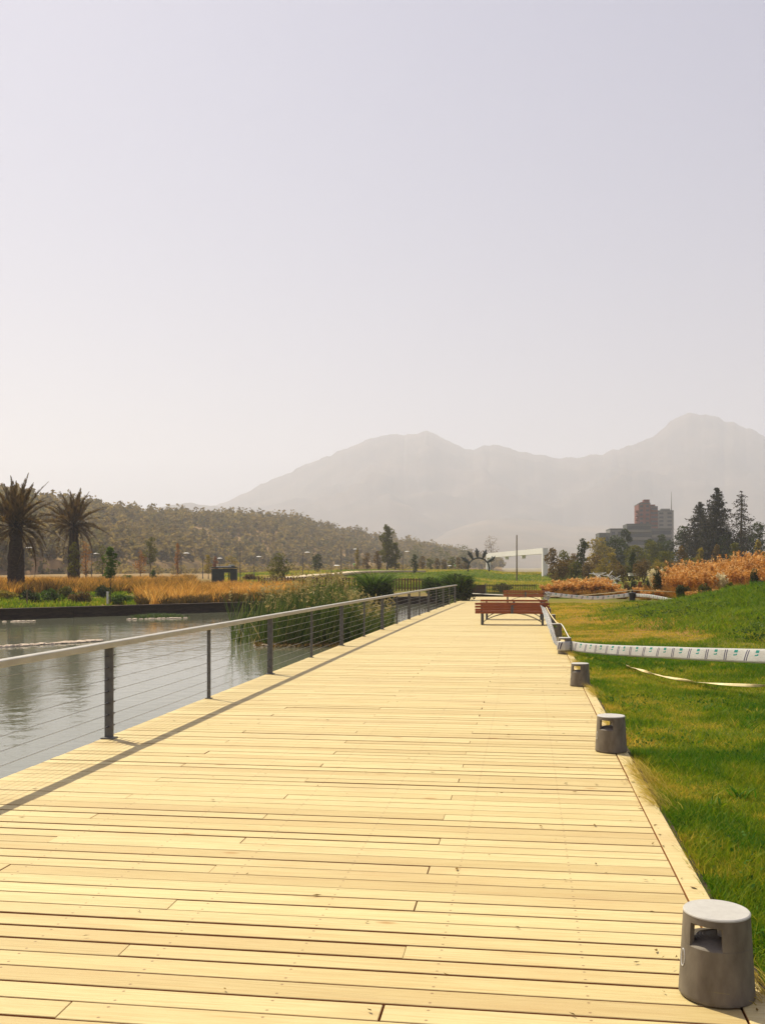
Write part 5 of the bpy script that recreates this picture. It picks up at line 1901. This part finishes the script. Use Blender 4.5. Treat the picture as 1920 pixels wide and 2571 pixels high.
# ------------------------------------------------------------------ people in the distance
def person(label, px, d, top_mat, cap_mat, rz, stride=.16, zoff=0):
    b = W(px, d)
    b.z += zoff
    root = empty('person', b, rz)
    tag(root, label, 'person')
    J = {'pel': (0, 0, .93, .13), 'chest': (0, .02, 1.28, .16), 'neck': (0, .02, 1.50, .06), 'head': (0, .05, 1.66, .10), 'top': (0, .05, 1.74, .07),
         'shl': (-.19, .02, 1.42, .06), 'ell': (-.27, .02, 1.14, .045), 'hal': (-.26, .12, .90, .035), 'shr': (.19, .02, 1.42, .06), 'elr': (.28, -.02, 1.14, .045), 'har': (.26, .10, .90, .035),
         'hil': (-.10, 0, .88, .10), 'knl': (-.11, stride * .6, .48, .065), 'anl': (-.11, stride, .08, .045), 'tol': (-.12, stride + .16, .04, .035),
         'hir': (.10, 0, .88, .10), 'knr': (.11, -stride * .1, .48, .065), 'anr': (.11, -stride, .08, .045), 'tor': (.12, -stride + .16, .04, .035)}
    E = [('pel', 'chest'), ('chest', 'neck'), ('neck', 'head'), ('head', 'top'), ('chest', 'shl'), ('shl', 'ell'), ('ell', 'hal'), ('chest', 'shr'), ('shr', 'elr'), ('elr', 'har'),
         ('pel', 'hil'), ('hil', 'knl'), ('knl', 'anl'), ('anl', 'tol'), ('pel', 'hir'), ('hir', 'knr'), ('knr', 'anr'), ('anr', 'tor')]
    K = list(J)
    me = D2.meshes.new('body')
    me.from_pydata([J[k][:3] for k in K], [(K.index(a), K.index(b_)) for a, b_ in E], [])
    o = ob('body', me, root)
    md = o.modifiers.new('skin', 'SKIN')
    for k, sv in zip(K, me.skin_vertices[0].data):
        sv.radius = (J[k][3], J[k][3]); sv.use_root = (k == 'pel')
    o.modifiers.new('sub', 'SUBSURF').render_levels = 2
    me.materials.append(M['skin'])
    sh = MB().lathe([(.155, .88), (.175, 1.0), (.19, 1.2), (.20, 1.36), (.15, 1.47), (.075, 1.51)], 16)
    sh.v = [(x * 1.12, y * .8 + .015, z) for x, y, z in sh.v]
    sh.tube([(-.19, .02, 1.43), (-.26, .02, 1.2)], [.085, .075], 8).tube([(.19, .02, 1.43), (.27, 0, 1.2)], [.085, .075], 8)
    sh.build('shirt', top_mat, root, smooth=True)
    MB().tube([(-.09, 0, .95), (-.11, stride * .6, .48), (-.11, stride, .10)], [.13, .09, .07], 8).tube([(.09, 0, .95), (.11, -stride * .1, .48), (.11, -stride, .10)], [.13, .09, .07], 8).build('trousers', M['cloth_dark'], root, smooth=True)
    cp = MB().lathe([(.118, 1.66), (.125, 1.70), (.105, 1.78), (.05, 1.82), (0, 1.825)], 14, c=(0, .05, 0)).tube([(0, .12, 1.69), (0, .25, 1.68)], [.07, .04], 8)
    cp.build('cap', cap_mat, root, smooth=True)
    fc = MB().tube([(0, .145, 1.66), (0, .175, 1.63)], [.018, .022], 6)
    fc.build('nose', M['skin'], root)
    return root


person('person in a yellow vest walking below the arch sculpture', 1225, 230, M['vest'], M['cloth_dark'], YAW + 2.4, zoff=0)
person('person with a white cap half hidden behind the lawn left of the arch', 1142, 235, M['shirt_green'], M['cap'], YAW + 1.2)
person('person in a bright green shirt on the lawn above the big dark bush', 890, 205, M['shirt_green'], M['cloth_dark'], YAW + 3.0)


# ------------------------------------------------------------------ buildings on the right
def block(name, label, d, parts, rz=YAW):
    """parts: (px0, px1, ytop, depth, material, storeys, balcony)"""
    px0 = parts[0][0]; px1 = parts[0][1]
    c = W((px0 + px1) / 2, d)
    root = empty(name, c, YAW - math.atan(((px0 + px1) / 2 - CX) / FPX) + .12)
    tag(root, label, 'building')
    for (a, b_, yt, dep, mat, st, bal) in parts:
        p = W((a + b_) / 2, d)
        w_ = (b_ - a) / FPX * d
        h = Zat(yt, d) - c.z
        x = ((a + b_) / 2 - (px0 + px1) / 2) / FPX * d
        MB().box((x, dep / 2, h / 2 - 1), (w_, dep, h + 2)).build('wall', M[mat], root)
        MB().box((x, dep / 2, h + .25), (w_ * 1.01, dep * 1.01, .5)).build('roof_edge', M['concd'], root)
        sh_ = h / st
        nw = max(2, int(w_ / 3.2))
        for s in range(st):
            z = sh_ * (s + .5)
            if bal:
                MB().box((x, -.42, z - sh_ * .30), (w_ * .98, .8, sh_ * .32)).build('balcony', M[bal], root)
                MB().box((x, -.03, z + sh_ * .14), (w_ * .94, .12, sh_ * .40)).build('window_band', M['window'], root)
            else:
                for k in range(nw):
                    xx = x - w_ / 2 + w_ * (k + .5) / nw
                    MB().box((xx, -.04, z), (w_ / nw * .52, .14, sh_ * .5)).build('window', M['window'], root)
    return root, c


BD = 430
t1, c1 = block('brick_tower', 'red-brown brick apartment tower with rounded stepped top', BD, [(1603, 1632, 1266, 16, 'brick', 16, None), (1632.5, 1650, 1274, 15, 'brick', 15, 'brick')])
hz_ = Zat(1262, BD) - c1.z
MB().box((1.2, 5, hz_ + .4), (2.4, 6, 2.2)).build('roof_house', M['brick'], t1)
MB().box((.5, 6, hz_ - .3), (3.9, 9, 1.3)).build('roof_step', M['brick'], t1)
MB().box((3.7, 6, hz_ - 1.7), (2.0, 9, 1.9)).build('roof_step', M['brick'], t1)
for s in range(14):
    MB().box((-2.9, 3.0, 3 + s * (hz_ - 5) / 14), (1.2, 5, .9)).build('balcony', M['brick'], t1)
t2, c2 = block('grey_tower', 'pale grey apartment tower with antenna behind the brick tower', 470, [(1650, 1690, 1284, 16, 'conc', 15, None)])
h2 = Zat(1284, 470) - c2.z
MB().tube([(3.1, 3, h2), (3.1, 3, h2 + 4), (3.1, 3, h2 + 9.5)], [.28, .16, .06], 6).build('antenna', M['conc'], t2)
MB().box((.4, 6, h2 + .9), (4.2, 6, 1.2)).build('roof_house', M['conc'], t2)
block('banded_building', 'low grey building with dark horizontal window bands below the brick tower', 380, [(1574, 1634, 1318, 14, 'concd', 6, 'conc'), (1634.5, 1682, 1330, 15, 'concd', 5, 'conc')])
block('grey_block', 'low dark grey block at the left end of the flats', 390, [(1504, 1530, 1341, 12, 'concd', 4, None), (1531, 1562, 1330, 13, 'conc', 5, None)])
